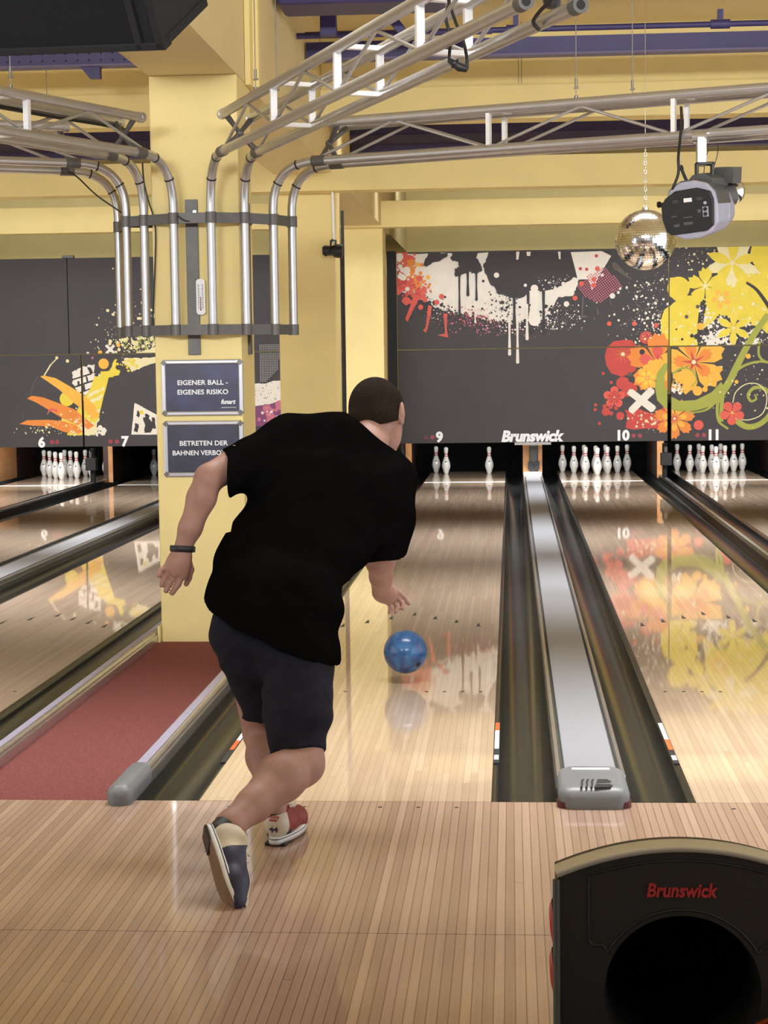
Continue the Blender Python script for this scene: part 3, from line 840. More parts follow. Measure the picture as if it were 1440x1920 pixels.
dots([(1.212, 2.561)][0], 0.14, 0.06, 45, 0.004, 0.022, 'g_white', ('Au',))
# red corner at the left
for q, n, m in (([(-0.729, 2.861)][0], 45, 'g_coral'), ([(-0.683, 2.726)][0], 45, 'g_orange'), ([(-0.766, 2.627)][0], 40, 'g_red'), ([(-0.542, 2.589)][0], 30, 'g_orange'), ([(-0.679, 2.490)][0], 40, 'g_coral'), ([(-0.510, 2.488)][0], 20, 'g_coral'), ([(-0.744, 2.761)][0], 20, 'g_white')):
    dots(q, 0.07, 0.075, n, 0.012, 0.055, m, ('Au',))
dots([(-0.645, 2.490)][0], 0.10, 0.05, 60, 0.004, 0.02, 'g_red', ('Au',))
blob(-0.547, 2.818, 0.0273, 'g_amber'); blob(-0.420, 2.655, 0.0273, 'g_amber'); blob(-0.686, 2.511, 0.0273, 'g_white')
for q in ([(-0.605, 2.442), (-0.524, 2.421), (-0.552, 2.360), (-0.593, 2.287), (-0.691, 2.092), (-0.718, 2.133), (-0.648, 2.308)], [(-0.423, 2.304), (-0.376, 2.290), (-0.391, 2.183), (-0.433, 2.008), (-0.454, 1.954), (-0.495, 1.982), (-0.460, 2.022)], [(-0.235, 2.194), (-0.180, 2.193), (-0.189, 1.977), (-0.170, 1.889), (-0.244, 1.904), (-0.312, 1.925), (-0.217, 1.937), (-0.216, 2.011)]):
    ink(q, 'g_coral')
for x in ([(-0.463, 2.372)][0], [(-0.519, 2.279)][0], [(-0.314, 2.337)][0], [(-0.253, 2.410)][0]):
    blob(x[0], x[1], 0.033, 'g_coral')
halftone([(-0.684, 2.119), (-0.207, 2.214), (-0.142, 1.909), (-0.585, 1.814)], 0.026, 0.0055, 'g_brown', 0.2)
# white cone, pink checked cloth
ink([(1.381, 2.939), (1.769, 2.946), (1.889, 2.884), (1.728, 2.620), (1.648, 2.454), (1.601, 2.595), (1.467, 2.597), (1.428, 2.758)], 'g_white', ('Au',))
halftone([(1.413, 2.457), (1.608, 2.648), (1.822, 2.751), (2.035, 2.488), (1.680, 2.239), (1.547, 2.388)], 0.027, 0.0088, 'g_pink', 0.62)
for q in ([(1.702, 2.887)][0], [(1.581, 2.722)][0], [(1.501, 2.730)][0]):
    blob(q[0], q[1], 0.021, 'g_red')
for q in ([(1.715, 2.727)][0], [(1.668, 2.594)][0], [(1.668, 2.520)][0], [(1.514, 2.543)][0], [(1.433, 2.363)][0]):
    blob(q[0], q[1], 0.031, 'g_coral')
for q in ([(1.902, 2.383)][0], [(1.325, 2.291)][0]):
    blob(q[0], q[1], 0.035, 'g_white')
blob(1.775, 2.645, 0.0205, 'g_white'); blob(1.286, 2.546, 0.0239, 'g_white')
for q in ([(1.889, 2.797), (1.943, 2.803), (2.149, 2.579), (2.116, 2.587), (1.916, 2.717)], [(1.520, 2.389), (1.547, 2.382), (1.533, 2.154), (1.606, 2.126), (1.506, 2.101)], [(1.700, 2.232), (1.721, 2.232), (1.727, 2.171), (1.754, 2.171), (1.707, 2.152)], [(1.855, 2.350), (1.875, 2.350), (1.895, 2.283), (1.875, 2.263)]):
    ink(q, 'g_brown')
# speckles towards the flowers
dots([(2.349, 2.209)][0], 0.24, 0.30, 260, 0.003, 0.020, 'g_white', ('Au',))
dots([(2.482, 1.939)][0], 0.12, 0.18, 120, 0.003, 0.016, 'g_white', ('Au',))
for q in ([(1.861, 2.035)][0], [(2.175, 2.031)][0], [(2.449, 2.007)][0]):
    blob(q[0], q[1], 0.030, 'g_coral')
# yellow flower field
for k in ('Au', 'Bu'):
    ink(rough([(2.622, 2.605), (2.748, 2.603), (2.841, 2.535), (2.862, 2.415), (2.808, 2.362), (2.915, 2.387), (3.048, 2.412), (3.147, 2.596), (3.246, 2.728), (3.391, 2.825), (3.839, 2.930), (3.971, 2.914), (3.972, 2.716), (3.840, 2.731), (3.577, 2.623), (3.412, 2.459), (3.313, 2.328), (3.247, 2.162), (3.181, 2.063), (3.082, 1.984), (2.982, 1.899), (2.969, 1.745), (2.556, 1.737), (2.516, 1.872), (2.502, 2.073), (2.556, 2.206), (2.702, 2.304), (2.622, 2.365)], 0.006), 'g_yellow', (k,))
blob(2.729, 2.470, 0.1432, 'g_yellow', keys=('Au', 'Bu'))
ink(rough([(3.213, 2.409), (3.312, 2.527), (3.477, 2.644), (3.840, 2.751), (4.038, 2.748), (4.044, 1.784), (3.845, 1.887), (3.646, 1.989), (3.447, 2.059), (3.280, 2.128)], 0.02), 'g_yellow', ('Bu',))
dots([(2.782, 1.935)][0], 0.18, 0.14, 90, 0.004, 0.018, 'g_cream', ('Au', 'Bu'))
dots([(3.578, 2.324)][0], 0.26, 0.22, 120, 0.005, 0.026, 'g_cream', ('Bu',))
ribbon([(2.989, 1.798), (3.008, 2.065), (3.061, 2.332), (3.180, 2.563), (3.352, 2.713), (3.576, 2.789), (3.840, 2.830), (4.070, 2.846)], 0.055, 0.16, 'g_black', ('Bu',))
dots([(3.148, 2.063)][0], 0.10, 0.12, 120, 0.004, 0.022, 'g_white', ('Bu',))
dots([(3.580, 1.790)][0], 0.28, 0.09, 170, 0.006, 0.034, 'g_white', ('Bu',))
dots([(3.215, 1.849)][0], 0.12, 0.06, 60, 0.01, 0.05, 'g_white', ('Bu',))
dots([(2.980, 2.865)][0], 0.18, 0.10, 60, 0.004, 0.018, 'g_cream', ('Bu',))
dots([(3.447, 1.892)][0], 0.3, 0.06, 60, 0.006, 0.026, 'g_black', ('Bu',))
def lily(cx, cz, r, n, rot, m, keys):
    for p in range(n):
        a = rot + 6.2832 * p / n
        pts = [(cx, cz)]
        for u, w in ((0.25, 0.13), (0.55, 0.20), (0.8, 0.13), (1.0, 0.0)):
            pts.append((cx + r * (u * math.cos(a) - w * math.sin(a)), cz + r * (u * math.sin(a) + w * math.cos(a))))
        for u, w in ((0.8, 0.13), (0.55, 0.20), (0.25, 0.13)):
            pts.append((cx + r * (u * math.cos(a) + w * math.sin(a)), cz + r * (u * math.sin(a) - w * math.cos(a))))
        ink(pts, m, keys)
    blob(cx, cz, r * 0.09, 'g_cream', 10, keys=keys)
def at(l): return l[0]
q = at([(3.398, 2.772)]); lily(q[0], q[1], 0.36, 5, 0.9, 'g_cream', ('Bu',)); lily(q[0], q[1], 0.33, 5, 0.25, 'g_yellow', ('Bu',))
q = at([(3.061, 2.491)]); flower(q[0], q[1], 0.22, 5, 'g_yellow', 'g_yellow', 'g_cream', 0.3, 0.1, keys=('Bu',))
q = at([(3.260, 2.328)]); flower(q[0], q[1], 0.20, 5, 'g_yellow', 'g_amber', 'g_cream', 0.8, 0.1, keys=('Bu',))
q = at([(3.414, 1.959)]); lily(q[0], q[1], 0.24, 6, 0.5, 'g_cream', ('Bu',)); lily(q[0], q[1], 0.225, 6, 0.5, 'g_yellow', ('Bu',))
q = at([(3.658, 2.256)]); lily(q[0], q[1], 0.26, 5, 0.2, 'g_yellow', ('Bu',))
q = at([(3.840, 2.883)]); blob(q[0], q[1], 0.22, 'g_yellow', 20, keys=('Bu',))
ribbon([(3.577, 2.523), (3.710, 2.421), (3.876, 2.186)], 0.03, 0.05, 'g_black', ('Bu',))
for q in ([(2.968, 2.233)][0], [(2.829, 2.108)][0]):
    blob(q[0], q[1], 0.024, 'g_brown', keys=('Bu',))
blob(3.002, 1.985, 0.0443, 'g_amber', keys=('Bu',)); blob(2.956, 1.859, 0.0341, 'g_black', keys=('Bu',))
# red side of lane 10
blob(2.322, 1.854, 0.0818, 'g_red'); dots([(2.329, 1.848)][0], 0.05, 0.05, 25, 0.004, 0.014, 'g_cream', ('Au',))
ink([(x, z) for x, z in [(2.048, 1.831), (2.148, 1.823), (2.208, 1.742), (2.215, 1.608), (2.195, 1.440), (2.114, 1.394), (2.013, 1.368), (1.886, 1.410), (1.826, 1.512), (1.806, 1.626), (1.833, 1.734), (1.914, 1.813)]], 'g_red')
q = at([(2.034, 1.650)])
for a in range(10):
    ink([(q[0] + 0.012 * math.cos(a * .628 + .3), q[1] + 0.012 * math.sin(a * .628 + .3)), (q[0] + 0.15 * math.cos(a * .628), q[1] + 0.15 * math.sin(a * .628)), (q[0] + 0.012 * math.cos(a * .628 - .3), q[1] + 0.012 * math.sin(a * .628 - .3))], 'g_orange', ('Al',))
blob(q[0], q[1], 0.025, 'g_cream')
blob(2.033, 1.287, 0.0818, 'g_red', rag=0.08); blob(2.114, 1.205, 0.0955, 'g_red', rag=0.1)
q = at([(1.926, 1.106)]); flower(q[0], q[1], 0.14, 5, 'g_coral', 'g_red', 'g_red', 0.3, 0.02)
for x in ([(1.818, 0.925)][0], [(1.999, 0.869)][0]):
    blob(x[0], x[1], 0.052, 'g_red')
for x in ([(1.804, 0.993)][0], [(1.878, 0.985)][0], [(1.946, 0.971)][0], [(1.885, 0.904)][0]):
    blob(x[0], x[1], 0.027, 'g_red')
for x in ([(1.690, 1.014)][0], [(1.683, 0.953)][0], [(1.737, 0.777)][0], [(1.886, 1.295)][0], [(1.785, 1.411)][0]):
    blob(x[0], x[1], 0.020, 'g_red')
ink(rough([(2.059, 0.733), (2.100, 0.834), (2.060, 0.936), (2.181, 0.961), (2.415, 0.898), (2.583, 0.997), (2.596, 0.707), (2.100, 0.705)], 0.012), 'g_red', ('Al',))
dots([(2.348, 0.831)][0], 0.11, 0.07, 70, 0.004, 0.020, 'g_cream', ('Al',))
q = at([(2.462, 1.524)]); flower(q[0], q[1], 0.37, 5, 'g_orange', 'g_coral', 'g_red', 0.25, 0.07, keys=('Al', 'Au'))
ink(rough([(2.282, 1.472), (2.369, 1.565), (2.516, 1.590), (2.603, 1.468), (2.596, 1.300), (2.482, 1.322), (2.395, 1.350)], 0.015), 'g_amber', ('Al',))
q = at([(2.923, 1.538)]); flower(q[0], q[1], 0.40, 5, 'g_amber', 'g_orange', 'g_red', 0.55, 0.07, keys=('Bl', 'Al'))
q = at([(2.683, 0.828)]); flower(q[0], q[1], 0.25, 7, 'g_orange', 'g_amber', 'g_coral', 0.2, 0.06, keys=('Bl', 'Al'))
q = at([(2.342, 1.344)]); flower(q[0], q[1], 0.15, 6, 'g_amber', 'g_yellow', 'g_orange', 0.2, 0.08, keys=('Al',))
ink(rough([(2.663, 1.400), (2.850, 1.465), (2.956, 1.363), (2.917, 1.209), (2.750, 1.164), (2.649, 1.232)], 0.02), 'g_amber', ('Bl',))
dots([(2.690, 1.198)][0], 0.05, 0.05, 40, 0.006, 0.024, 'g_white', ('Bl', 'Al')); dots([(2.716, 1.231)][0], 0.04, 0.04, 15, 0.008, 0.02, 'g_black', ('Bl',))
# green scrolls
ink([(2.663, 1.548), (2.549, 1.523), (2.462, 1.403), (2.435, 1.235), (2.462, 1.066), (2.556, 0.964), (2.750, 0.915), (2.984, 0.959), (3.184, 1.091), (3.290, 1.245), (3.263, 1.285), (3.150, 1.159), (2.950, 1.060), (2.750, 1.049), (2.623, 1.118), (2.563, 1.233), (2.556, 1.368), (2.596, 1.468)], 'g_green')
ribbon([(3.843, 2.120), (3.679, 1.889), (3.567, 1.690), (3.449, 1.457), (3.350, 1.257), (3.217, 1.091), (3.017, 0.992), (2.817, 0.961)], 0.075, 0.10, 'g_green', ('Bu', 'Bl'))
ribbon([(3.263, 1.191), (3.117, 1.045), (2.917, 0.953), (2.663, 0.942)], 0.05, 0.02, 'g_green', ('Bl', 'Al'))
ribbon([(3.250, 1.091), (3.084, 0.938), (2.850, 0.893)], 0.04, 0.015, 'g_green', ('Bl',))
ribbon([(2.663, 1.400), (2.783, 1.466), (2.903, 1.431), (2.956, 1.316), (2.903, 1.236)], 0.03, 0.012, 'g_green', ('Bl',))
ribbon([(3.265, 0.788), (3.271, 0.956), (3.290, 1.124), (3.350, 1.291), (3.482, 1.444), (3.661, 1.522), (3.847, 1.519), (4.046, 1.383)], 0.055, 0.02, 'g_green', ('Bl',))
ribbon([(3.250, 1.124), (3.217, 0.956), (3.238, 0.788), (3.351, 0.692)], 0.045, 0.025, 'g_green', ('Bl',))
ribbon([(3.424, 0.820), (3.585, 0.717), (3.751, 0.749), (3.883, 0.882), (3.915, 1.049), (3.815, 1.185), (3.682, 1.206), (3.603, 1.120), (3.636, 1.039), (3.703, 1.065), (3.683, 1.119)], 0.08, 0.02, 'g_green', ('Bl',))
ribbon([(3.410, 1.022), (3.450, 1.156), (3.582, 1.255), (3.748, 1.239), (3.835, 1.084), (3.783, 0.883), (3.618, 0.804), (3.451, 0.819)], 0.012, 0.012, 'g_cream', ('Bl',))
ribbon([(3.739, 1.788), (3.733, 1.621), (3.813, 1.533), (3.979, 1.517)], 0.03, 0.03, 'g_green', ('Bu', 'Bl'))
q = at([(3.404, 0.894)]); flower(q[0], q[1], 0.155, 5, 'g_coral', 'g_coral', 'g_orange', 0.9, 0.01, keys=('Bl',))
q = at([(2.984, 0.743)]); blob(q[0], q[1], 0.062, 'g_coral', keys=('Bl',))
for x, r in (([(3.601, 1.603)][0], 0.032), ([(3.456, 1.283)][0], 0.025), ([(3.243, 1.447)][0], 0.04), ([(2.970, 1.175)][0], 0.06), ([(3.063, 1.194)][0], 0.035)):
    blob(x[0], x[1], r, 'g_amber', keys=('Bl',))
dots([(3.582, 1.255)][0], 0.25, 0.2, 60, 0.004, 0.014, 'g_cream', ('Bl',))
q = at([(2.268, 1.062)])
for s in (1, -1):
    c, sn = math.cos(0.72 * s + (0.06)), math.sin(0.72 * s + 0.06)
    pts = [(-0.20, -0.043), (0.18, -0.048), (0.205, -0.02), (0.20, 0.035), (0.18, 0.05), (-0.18, 0.045), (-0.21, 0.02)]
    ink([(q[0] + a * c - b_ * sn, q[1] + a * sn + b_ * c) for a, b_ in pts], 'g_white', ('Al',))
blob(2.275, 1.674, 0.0341, 'g_black'); blob(2.121, 1.394, 0.0273, 'g_brown')
# left murals
dots([(-4.089, 2.101)][0], 0.24, 0.22, 200, 0.003, 0.022, 'g_cream', ('Cu',))
dots([(-4.129, 1.862)][0], 0.22, 0.07, 170, 0.005, 0.030, 'g_cream', ('Cu',)); dots([(-4.129, 1.862)][0], 0.2, 0.06, 60, 0.005, 0.02, 'g_green', ('Cu',))
ink(rough([(-4.272, 1.727), (-4.097, 1.773), (-3.908, 1.825), (-3.911, 1.702), (-4.272, 1.706)], 0.014), 'g_cream', ('Cu',))
dots([(-4.473, 2.038)][0], 0.14, 0.10, 40, 0.003, 0.01, 'g_cream', ('Cu',))
dots([(-3.608, 1.889)][0], 0.34, 0.20, 160, 0.003, 0.022, 'g_cream', ('Cu',))
for s in (1, -1):
    q = at([(-4.535, 1.799)])
    c, sn = math.cos(0.78 * s), math.sin(0.78 * s)
    ink([(q[0] + a * c - b_ * sn, q[1] + a * sn + b_ * c) for a, b_ in ((-0.075, -0.018), (0.075, -0.018), (0.075, 0.018), (-0.075, 0.018))], 'g_white', ('Cu',))
for x, r, m in (([(-4.429, 1.852)][0], 0.026, 'g_amber'), ([(-4.669, 1.760)][0], 0.028, 'g_amber'), ([(-4.830, 1.755)][0], 0.018, 'g_white'), ([(-5.244, 1.699)][0], 0.02, 'g_cream'), ([(-5.105, 1.656)][0], 0.022, 'g_cream'), ([(-4.775, 1.693)][0], 0.016, 'g_pink')):
    blob(x[0], x[1], r, m)
ink(rough([(-4.393, 1.626), (-4.364, 1.680), (-4.134, 1.677), (-3.911, 1.702), (-3.912, 1.647), (-4.137, 1.554), (-4.228, 1.521), (-4.271, 1.501), (-4.290, 1.556)], 0.012), 'g_cream', ('Cl',))
dots([(-4.323, 1.625)][0], 0.05, 0.04, 40, 0.006, 0.025, 'g_yellow', ('Cl',))
ink(rough([(-5.053, 1.517), (-4.940, 1.564), (-4.813, 1.604), (-4.743, 1.603), (-4.760, 1.493), (-4.662, 1.478), (-4.694, 1.355), (-4.794, 1.253), (-4.880, 1.205), (-4.977, 1.234), (-5.044, 1.359)], 0.012), 'g_white', ('Cl', 'Dl'))
for q in ([(-5.056, 1.421), (-4.788, 1.500), (-4.788, 1.480), (-5.057, 1.400)], [(-5.031, 1.324), (-4.762, 1.411), (-4.763, 1.390), (-5.031, 1.304)], [(-4.977, 1.241), (-4.793, 1.308), (-4.793, 1.294), (-4.978, 1.220)], [(-4.941, 1.530), (-4.920, 1.536), (-4.908, 1.447), (-4.929, 1.440)], [(-4.873, 1.453), (-4.852, 1.460), (-4.840, 1.370), (-4.861, 1.364)], [(-4.980, 1.393), (-4.959, 1.399), (-4.953, 1.330), (-4.975, 1.324)], [(-4.849, 1.577), (-4.800, 1.562), (-4.767, 1.493), (-4.816, 1.494)], [(-4.932, 1.344), (-4.890, 1.357), (-4.878, 1.254), (-4.920, 1.254)], [(-4.746, 1.493), (-4.698, 1.472), (-4.720, 1.410), (-4.762, 1.424)]):
    ink(rough(q, 0.006, 3), 'g_black', ('Cl', 'Dl'))
ink(rough([(-4.573, 1.429), (-4.782, 0.693), (-5.140, 0.697), (-5.027, 0.945), (-4.937, 1.151), (-4.836, 1.253), (-4.747, 1.458)], 0.004), 'g_yellow', ('Cl', 'Dl'))
for q in ([(-4.837, 1.232), (-4.625, 1.319), (-4.640, 1.278), (-4.853, 1.177)], [(-4.868, 1.136), (-4.655, 1.216), (-4.671, 1.162), (-4.841, 1.081)], [(-4.773, 1.011), (-4.688, 1.045), (-4.703, 0.996), (-4.760, 0.956)]):
    ink(rough(q, 0.01), 'g_cream', ('Cl',))
dots([(-4.857, 0.770)][0], 0.1, 0.04, 40, 0.01, 0.05, 'g_white', ('Cl', 'Dl'))
ink(rough([(-4.807, 0.804), (-4.705, 0.927), (-4.768, 0.693), (-4.964, 0.695)], 0.012), 'g_cream', ('Cl',))
blob(-5.126, 1.167, 0.0955, 'g_yellow', keys=('Dl',)); blob(-5.114, 0.877, 0.0955, 'g_yellow', keys=('Dl',))
ink(rough([(-4.691, 1.451), (-4.661, 1.519), (-4.556, 1.525), (-4.490, 1.668), (-4.455, 1.675), (-4.479, 1.558), (-4.410, 1.516), (-4.439, 1.462), (-4.559, 1.436), (-4.629, 1.423)], 0.008), 'g_yellow', ('Cl',))
blob(-4.631, 1.615, 0.0682, 'g_amber', keys=('Cl',))
ink([(-5.469, 1.461), (-5.419, 1.474), (-5.266, 1.437), (-5.087, 1.332), (-4.894, 1.205), (-4.771, 1.094), (-4.698, 0.941), (-4.804, 0.894), (-4.885, 0.998), (-5.023, 1.103), (-5.228, 1.292), (-5.366, 1.390)], 'g_amber', ('Dl', 'Cl'))
ink([(-5.653, 1.180), (-5.582, 1.213), (-5.442, 1.191), (-5.233, 1.113), (-5.025, 1.028), (-4.888, 0.909), (-4.771, 0.818), (-4.857, 0.770), (-5.030, 0.841), (-5.183, 0.912), (-5.376, 1.031), (-5.514, 1.116)], 'g_orange', ('Dl', 'Cl'))
ink([(-5.762, 0.849), (-5.662, 0.896), (-5.380, 0.900), (-5.170, 0.877), (-5.017, 0.827), (-4.927, 0.750), (-4.999, 0.702), (-5.174, 0.739), (-5.348, 0.810), (-5.594, 0.826)], 'g_orange', ('Dl', 'Cl'))
ink([(-5.384, 1.004), (-5.340, 1.052), (-5.250, 1.030), (-5.265, 0.989), (-5.306, 1.017), (-5.349, 1.017), (-5.378, 0.976)], 'g_coral', ('Dl',))
dots([(-5.029, 0.876)][0], 0.14, 0.10, 60, 0.005, 0.018, 'g_cream', ('Dl', 'Cl'))
dots([(-5.384, 0.776)][0], 0.2, 0.03, 45, 0.004, 0.016, 'g_cream', ('Dl',))
ink([(-5.244, 1.699), (-5.231, 1.692), (-5.317, 1.610), (-5.405, 1.474), (-5.426, 1.474), (-5.338, 1.610)], 'g_cream', ('Dl',))
ink([(-5.504, 1.468), (-5.497, 1.461), (-5.564, 1.351), (-5.603, 1.200), (-5.618, 1.200), (-5.578, 1.352)], 'g_brown', ('Dl',))
ink([(-5.715, 1.021), (-5.708, 1.021), (-5.718, 0.897), (-5.725, 0.897)], 'g_brown', ('Dl',))
# torn white wall with windows
ink(rough([(-4.239, 1.102), (-4.211, 1.094), (-4.080, 1.017), (-3.915, 0.933), (-3.632, 0.826), (-3.635, 0.689), (-4.291, 0.695)], 0.003), 'g_white', ('Cl',))
for q in ([(-4.199, 1.005), (-4.172, 0.977), (-4.181, 0.922), (-4.222, 0.936)], [(-4.231, 0.853), (-4.190, 0.825), (-4.206, 0.722), (-4.255, 0.743)], [(-4.132, 0.907), (-4.082, 0.948), (-4.028, 0.865), (-3.980, 0.851), (-3.968, 0.768), (-4.016, 0.775), (-4.039, 0.720), (-4.123, 0.714), (-4.106, 0.811)], [(-4.020, 0.920), (-3.978, 0.906), (-3.973, 0.837), (-4.015, 0.851)], [(-4.103, 0.962), (-4.047, 0.948), (-4.055, 0.920), (-4.110, 0.935)]):
    ink(rough(q, 0.008), 'g_black', ('Cl',))
blob(-4.151, 0.983, 0.0273, 'g_yellow', rag=0.3, keys=('Cl',))
# sliver between the pillars
halftone([(-2.592, 1.841), (-2.344, 1.838), (-2.350, 1.531), (-2.512, 1.356), (-2.601, 1.357)], 0.022, 0.0065, 'g_grey')
ink(rough([(-2.664, 1.337), (-2.512, 1.335), (-2.428, 1.368), (-2.304, 1.367), (-2.309, 1.093), (-2.448, 1.074), (-2.586, 1.055), (-2.669, 1.043)], 0.004), 'g_white', ('Cl',))
dots([(-2.494, 1.178)][0], 0.10, 0.09, 60, 0.004, 0.012, 'g_grey', ('Cl',))
ink(rough([(-2.669, 1.043), (-2.586, 1.055), (-2.448, 1.074), (-2.309, 1.107), (-2.315, 0.778), (-2.674, 0.782)], 0.012), 'g_purple', ('Cl',))
dots([(-2.520, 0.918)][0], 0.07, 0.08, 20, 0.02, 0.06, 'g_pink', ('Cl',)); dots([(-2.484, 0.986)][0], 0.1, 0.1, 16, 0.005, 0.02, 'g_white', ('Cl',))

for k, P in PANELS.items():
    if P['mb'].f:
        build('mural_print', P['mb'], P['mats'], P['t'])
def onmask(x, z, y):
    return lambda a, c, d: (x + a, y - 0.004 - d, z + c)
for key, s, q, dd in (('Dl', '6', [(-5.475, 0.548)][0], [(-5.339, 0.609), (-5.269, 0.608)]), ('Cl', '7', [(-4.379, 0.551)][0], [(-4.566, 0.608), (-4.482, 0.607)]), ('Al', '9', [(-0.299, 0.566)][0], [(-0.469, 0.616), (-0.387, 0.622)]),
                     ('Al', '10', [(2.026, 0.564)][0], [(2.167, 0.617), (2.247, 0.616)]), ('Bl', '11', [(3.172, 0.559)][0], [(2.971, 0.615), (3.051, 0.614)])):
    P = PANELS[key]
    mb = text_mb(s, onmask(q[0], q[1], P['y']), 0.175, 0.003, bold=0.05)
    build('lane_number', mb, 'white', P['t'])
    for i, (x, z) in enumerate(dd):
        mb = MB().cyl((x, P['y'] - 0.006, z), (x, P['y'] + 0.004, z), 0.029, 16)
        build('indicator_lamp', mb, 'maroon' if (s == '9' and i == 0) else 'red', P['t'])
q = at([(0.871, 0.562)])
build('lettering', text_mb('Brunswick', onmask(q[0], q[1], PANELS['Al']['y']), 0.19, 0.003, bold=0.05, shear=0.22, spacing=0.98, width=0.80), 'white', PANELS['Al']['t'])

# ------------------------------------------------------------------ pillar fittings
FY = 3.74
def sign(z0, z1, x0, x1, bg, lines, label, logo=False):
    t = empty('framed_sign', ((x0 + x1) / 2, FY, z0), label, 'sign', 'framed signs on the pillar')
    w = 0.026
    build('sheet', MB().box(x0 + 0.012, x1 - 0.012, FY - 0.012, FY - 0.001, z0 + 0.012, z1 - 0.012), bg, t)
    mb = MB()
    for zz in (z0, z1 - w):
        mb.box(x0 + 0.012, x1 - 0.012, FY - 0.022, FY - 0.001, zz, zz + w)
    for xx in (x0, x1 - w):
        mb.box(xx, xx + w, FY - 0.022, FY - 0.001, z0 + 0.012, z1 - 0.012)
    build('frame', mb, 'frame', t, bevel=0.007)
    mb = MB()
    for xx in (x0 + 0.016, x1 - 0.016):
        for zz in (z0 + 0.016, z1 - 0.016):
            mb.cyl((xx, FY - 0.0245, zz), (xx, FY - 0.001, zz), 0.018, 4)
    build('corner_cap', mb, 'chrome', t)
    for s, px, pz, size, width in lines:
        mb = text_mb(s, lambda a, c, d: (px + a, FY - 0.013 - d, pz + c), size, 0.001, bold=0.018, width=width, center=False)
        build('lettering', mb, 'white', t)
    if logo:
        lx, lz = x1 - 0.132, z0 + 0.066
        build('logo', text_mb("funart", lambda a, c, d: (lx + a, FY - 0.013 - d, lz + c), 0.036, 0.001, bold=0.03, shear=0.3, width=0.085, center=False), 'white', t)
        build('small_print', MB().box(lx + 0.002, lx + 0.088, FY - 0.0135, FY - 0.012, lz - 0.024, lz - 0.018), 'g_grey', t)
_a, _b2 = (-1.374, 3.740, 1.299), (-0.903, 3.740, 1.618)
sign(_a[2], _b2[2], _a[0], _b2[0], 'signblue', (('EIGENER BALL -', *(-1.284, 3.740, 1.475)[::2], 0.038, 0.290), ('EIGENES RISIKO', *(-1.285, 3.740, 1.421)[::2], 0.038, 0.292)),
     'upper framed blue sign reading EIGENER BALL - EIGENES RISIKO on the pillar', True)
_a, _b2 = (-1.370, 3.740, 0.950), (-0.907, 3.740, 1.270)
sign(_a[2], _b2[2], _a[0], _b2[0], 'signdark', (('BETRETEN DER', *(-1.279, 3.740, 1.129)[::2], 0.038, 0.278), ('BAHNEN VERBOTEN', *(-1.321, 3.740, 1.074)[::2], 0.038, 0.352)),
     'lower framed navy sign reading BETRETEN DER BAHNEN VERBOTEN, partly behind the arm')

# tube rack: mounting plates on the pillar and two iron rings round it
TUBES = {'a': (-1.70, 4.18), 'b': (-1.57, 3.80), 'c': (-1.455, 3.74), 'd': (-1.265, 3.63), 'e': (-1.05, 3.61), 'f': (-0.872, 3.69), 'g': (-0.73, 3.84), 'h': (-0.645, 4.02)}
t = empty('tube_rack', (-1.16, 3.74, 1.6), 'grey iron ring bracket round the pillar holding the vertical tubes', 'bracket')
build('mounting_plate', MB().box(-1.215, -1.145, 3.725, 3.739, 1.645, 2.52), 'iron', t, bevel=0.002)
build('mounting_plate', MB().box(-0.909, -0.893, 3.98, 4.05, 1.645, 2.52), 'iron', t, bevel=0.002)
build('plate_bolt', MB().cyl((-1.16, 3.715, 2.45), (-1.16, 3.726, 2.45), 0.010, 8), 'rail', t)
for zc in (2.408, 1.785):
    mb = MB()
    ks = 'abcdefgh'
    pts = [TUBES[k] for k in ks]
    for p0, p1 in zip(pts[:-1], pts[1:]):
        mb.bar((*p0, zc), (*p1, zc), 0.012, 0.058)
    for q in ((-1.18, 3.62, -1.18, 3.73), (-0.83, 3.73, -0.895, 4.0), (-1.60, 3.9, -1.41, 3.98)):
        mb.bar((q[0], q[1], zc), (q[2], q[3], zc), 0.012, 0.05)
    build('ring_bar', mb, 'iron', t)
    for k in ks:
        x, y = TUBES[k]
        build('tube_sleeve', MB().cyl((x, y, zc - 0.031), (x, y, zc + 0.031), 0.0305, 18), 'iron', t)

t = empty('thermometer', (-1.136, 3.720, 1.878), 'small white wall thermometer on the grey mounting plate', 'thermometer')
q0, q1 = (-1.161, 3.724, 1.872), (-1.111, 3.724, 2.073)
_x0, _x1, _z0, _z1 = q0[0], q1[0], q0[2], q1[2]
_c = 0.012
build('scale_plate', MB().prism([(_x0, _z0 + _c), (_x0 + _c, _z0), (_x1 - _c, _z0), (_x1, _z0 + _c), (_x1, _z1 - _c), (_x1 - _c, _z1), (_x0 + _c, _z1), (_x0, _z1 - _c)], lambda a, c, d: (a, d, c), 3.717, 3.7245), 'white', t)
_xm = (_x0 + _x1) / 2
mb = MB()
for k in range(14):
    z = _z0 + 0.035 + k * (_z1 - _z0 - 0.06) / 14
    mb.box(_xm - 0.016, _xm - 0.007, 3.7162, 3.7172, z, z + 0.0035)
    mb.box(_xm + 0.007, _xm + 0.016, 3.7162, 3.7172, z, z + 0.0035)
build('scale_marks', mb, 'inkdark', t)
build('glass_tube', MB().cyl((_xm, 3.716, _z0 + 0.03), (_xm, 3.716, _z1 - 0.03), 0.003, 8), 'chrome', t)
build('red_column', MB().cyl((_xm, 3.7145, _z0 + 0.03), (_xm, 3.7145, _z0 + 0.10), 0.0026, 8).sphere((_xm, 3.7145, _z0 + 0.028), 0.005, 10, 6), 'redtext', t)

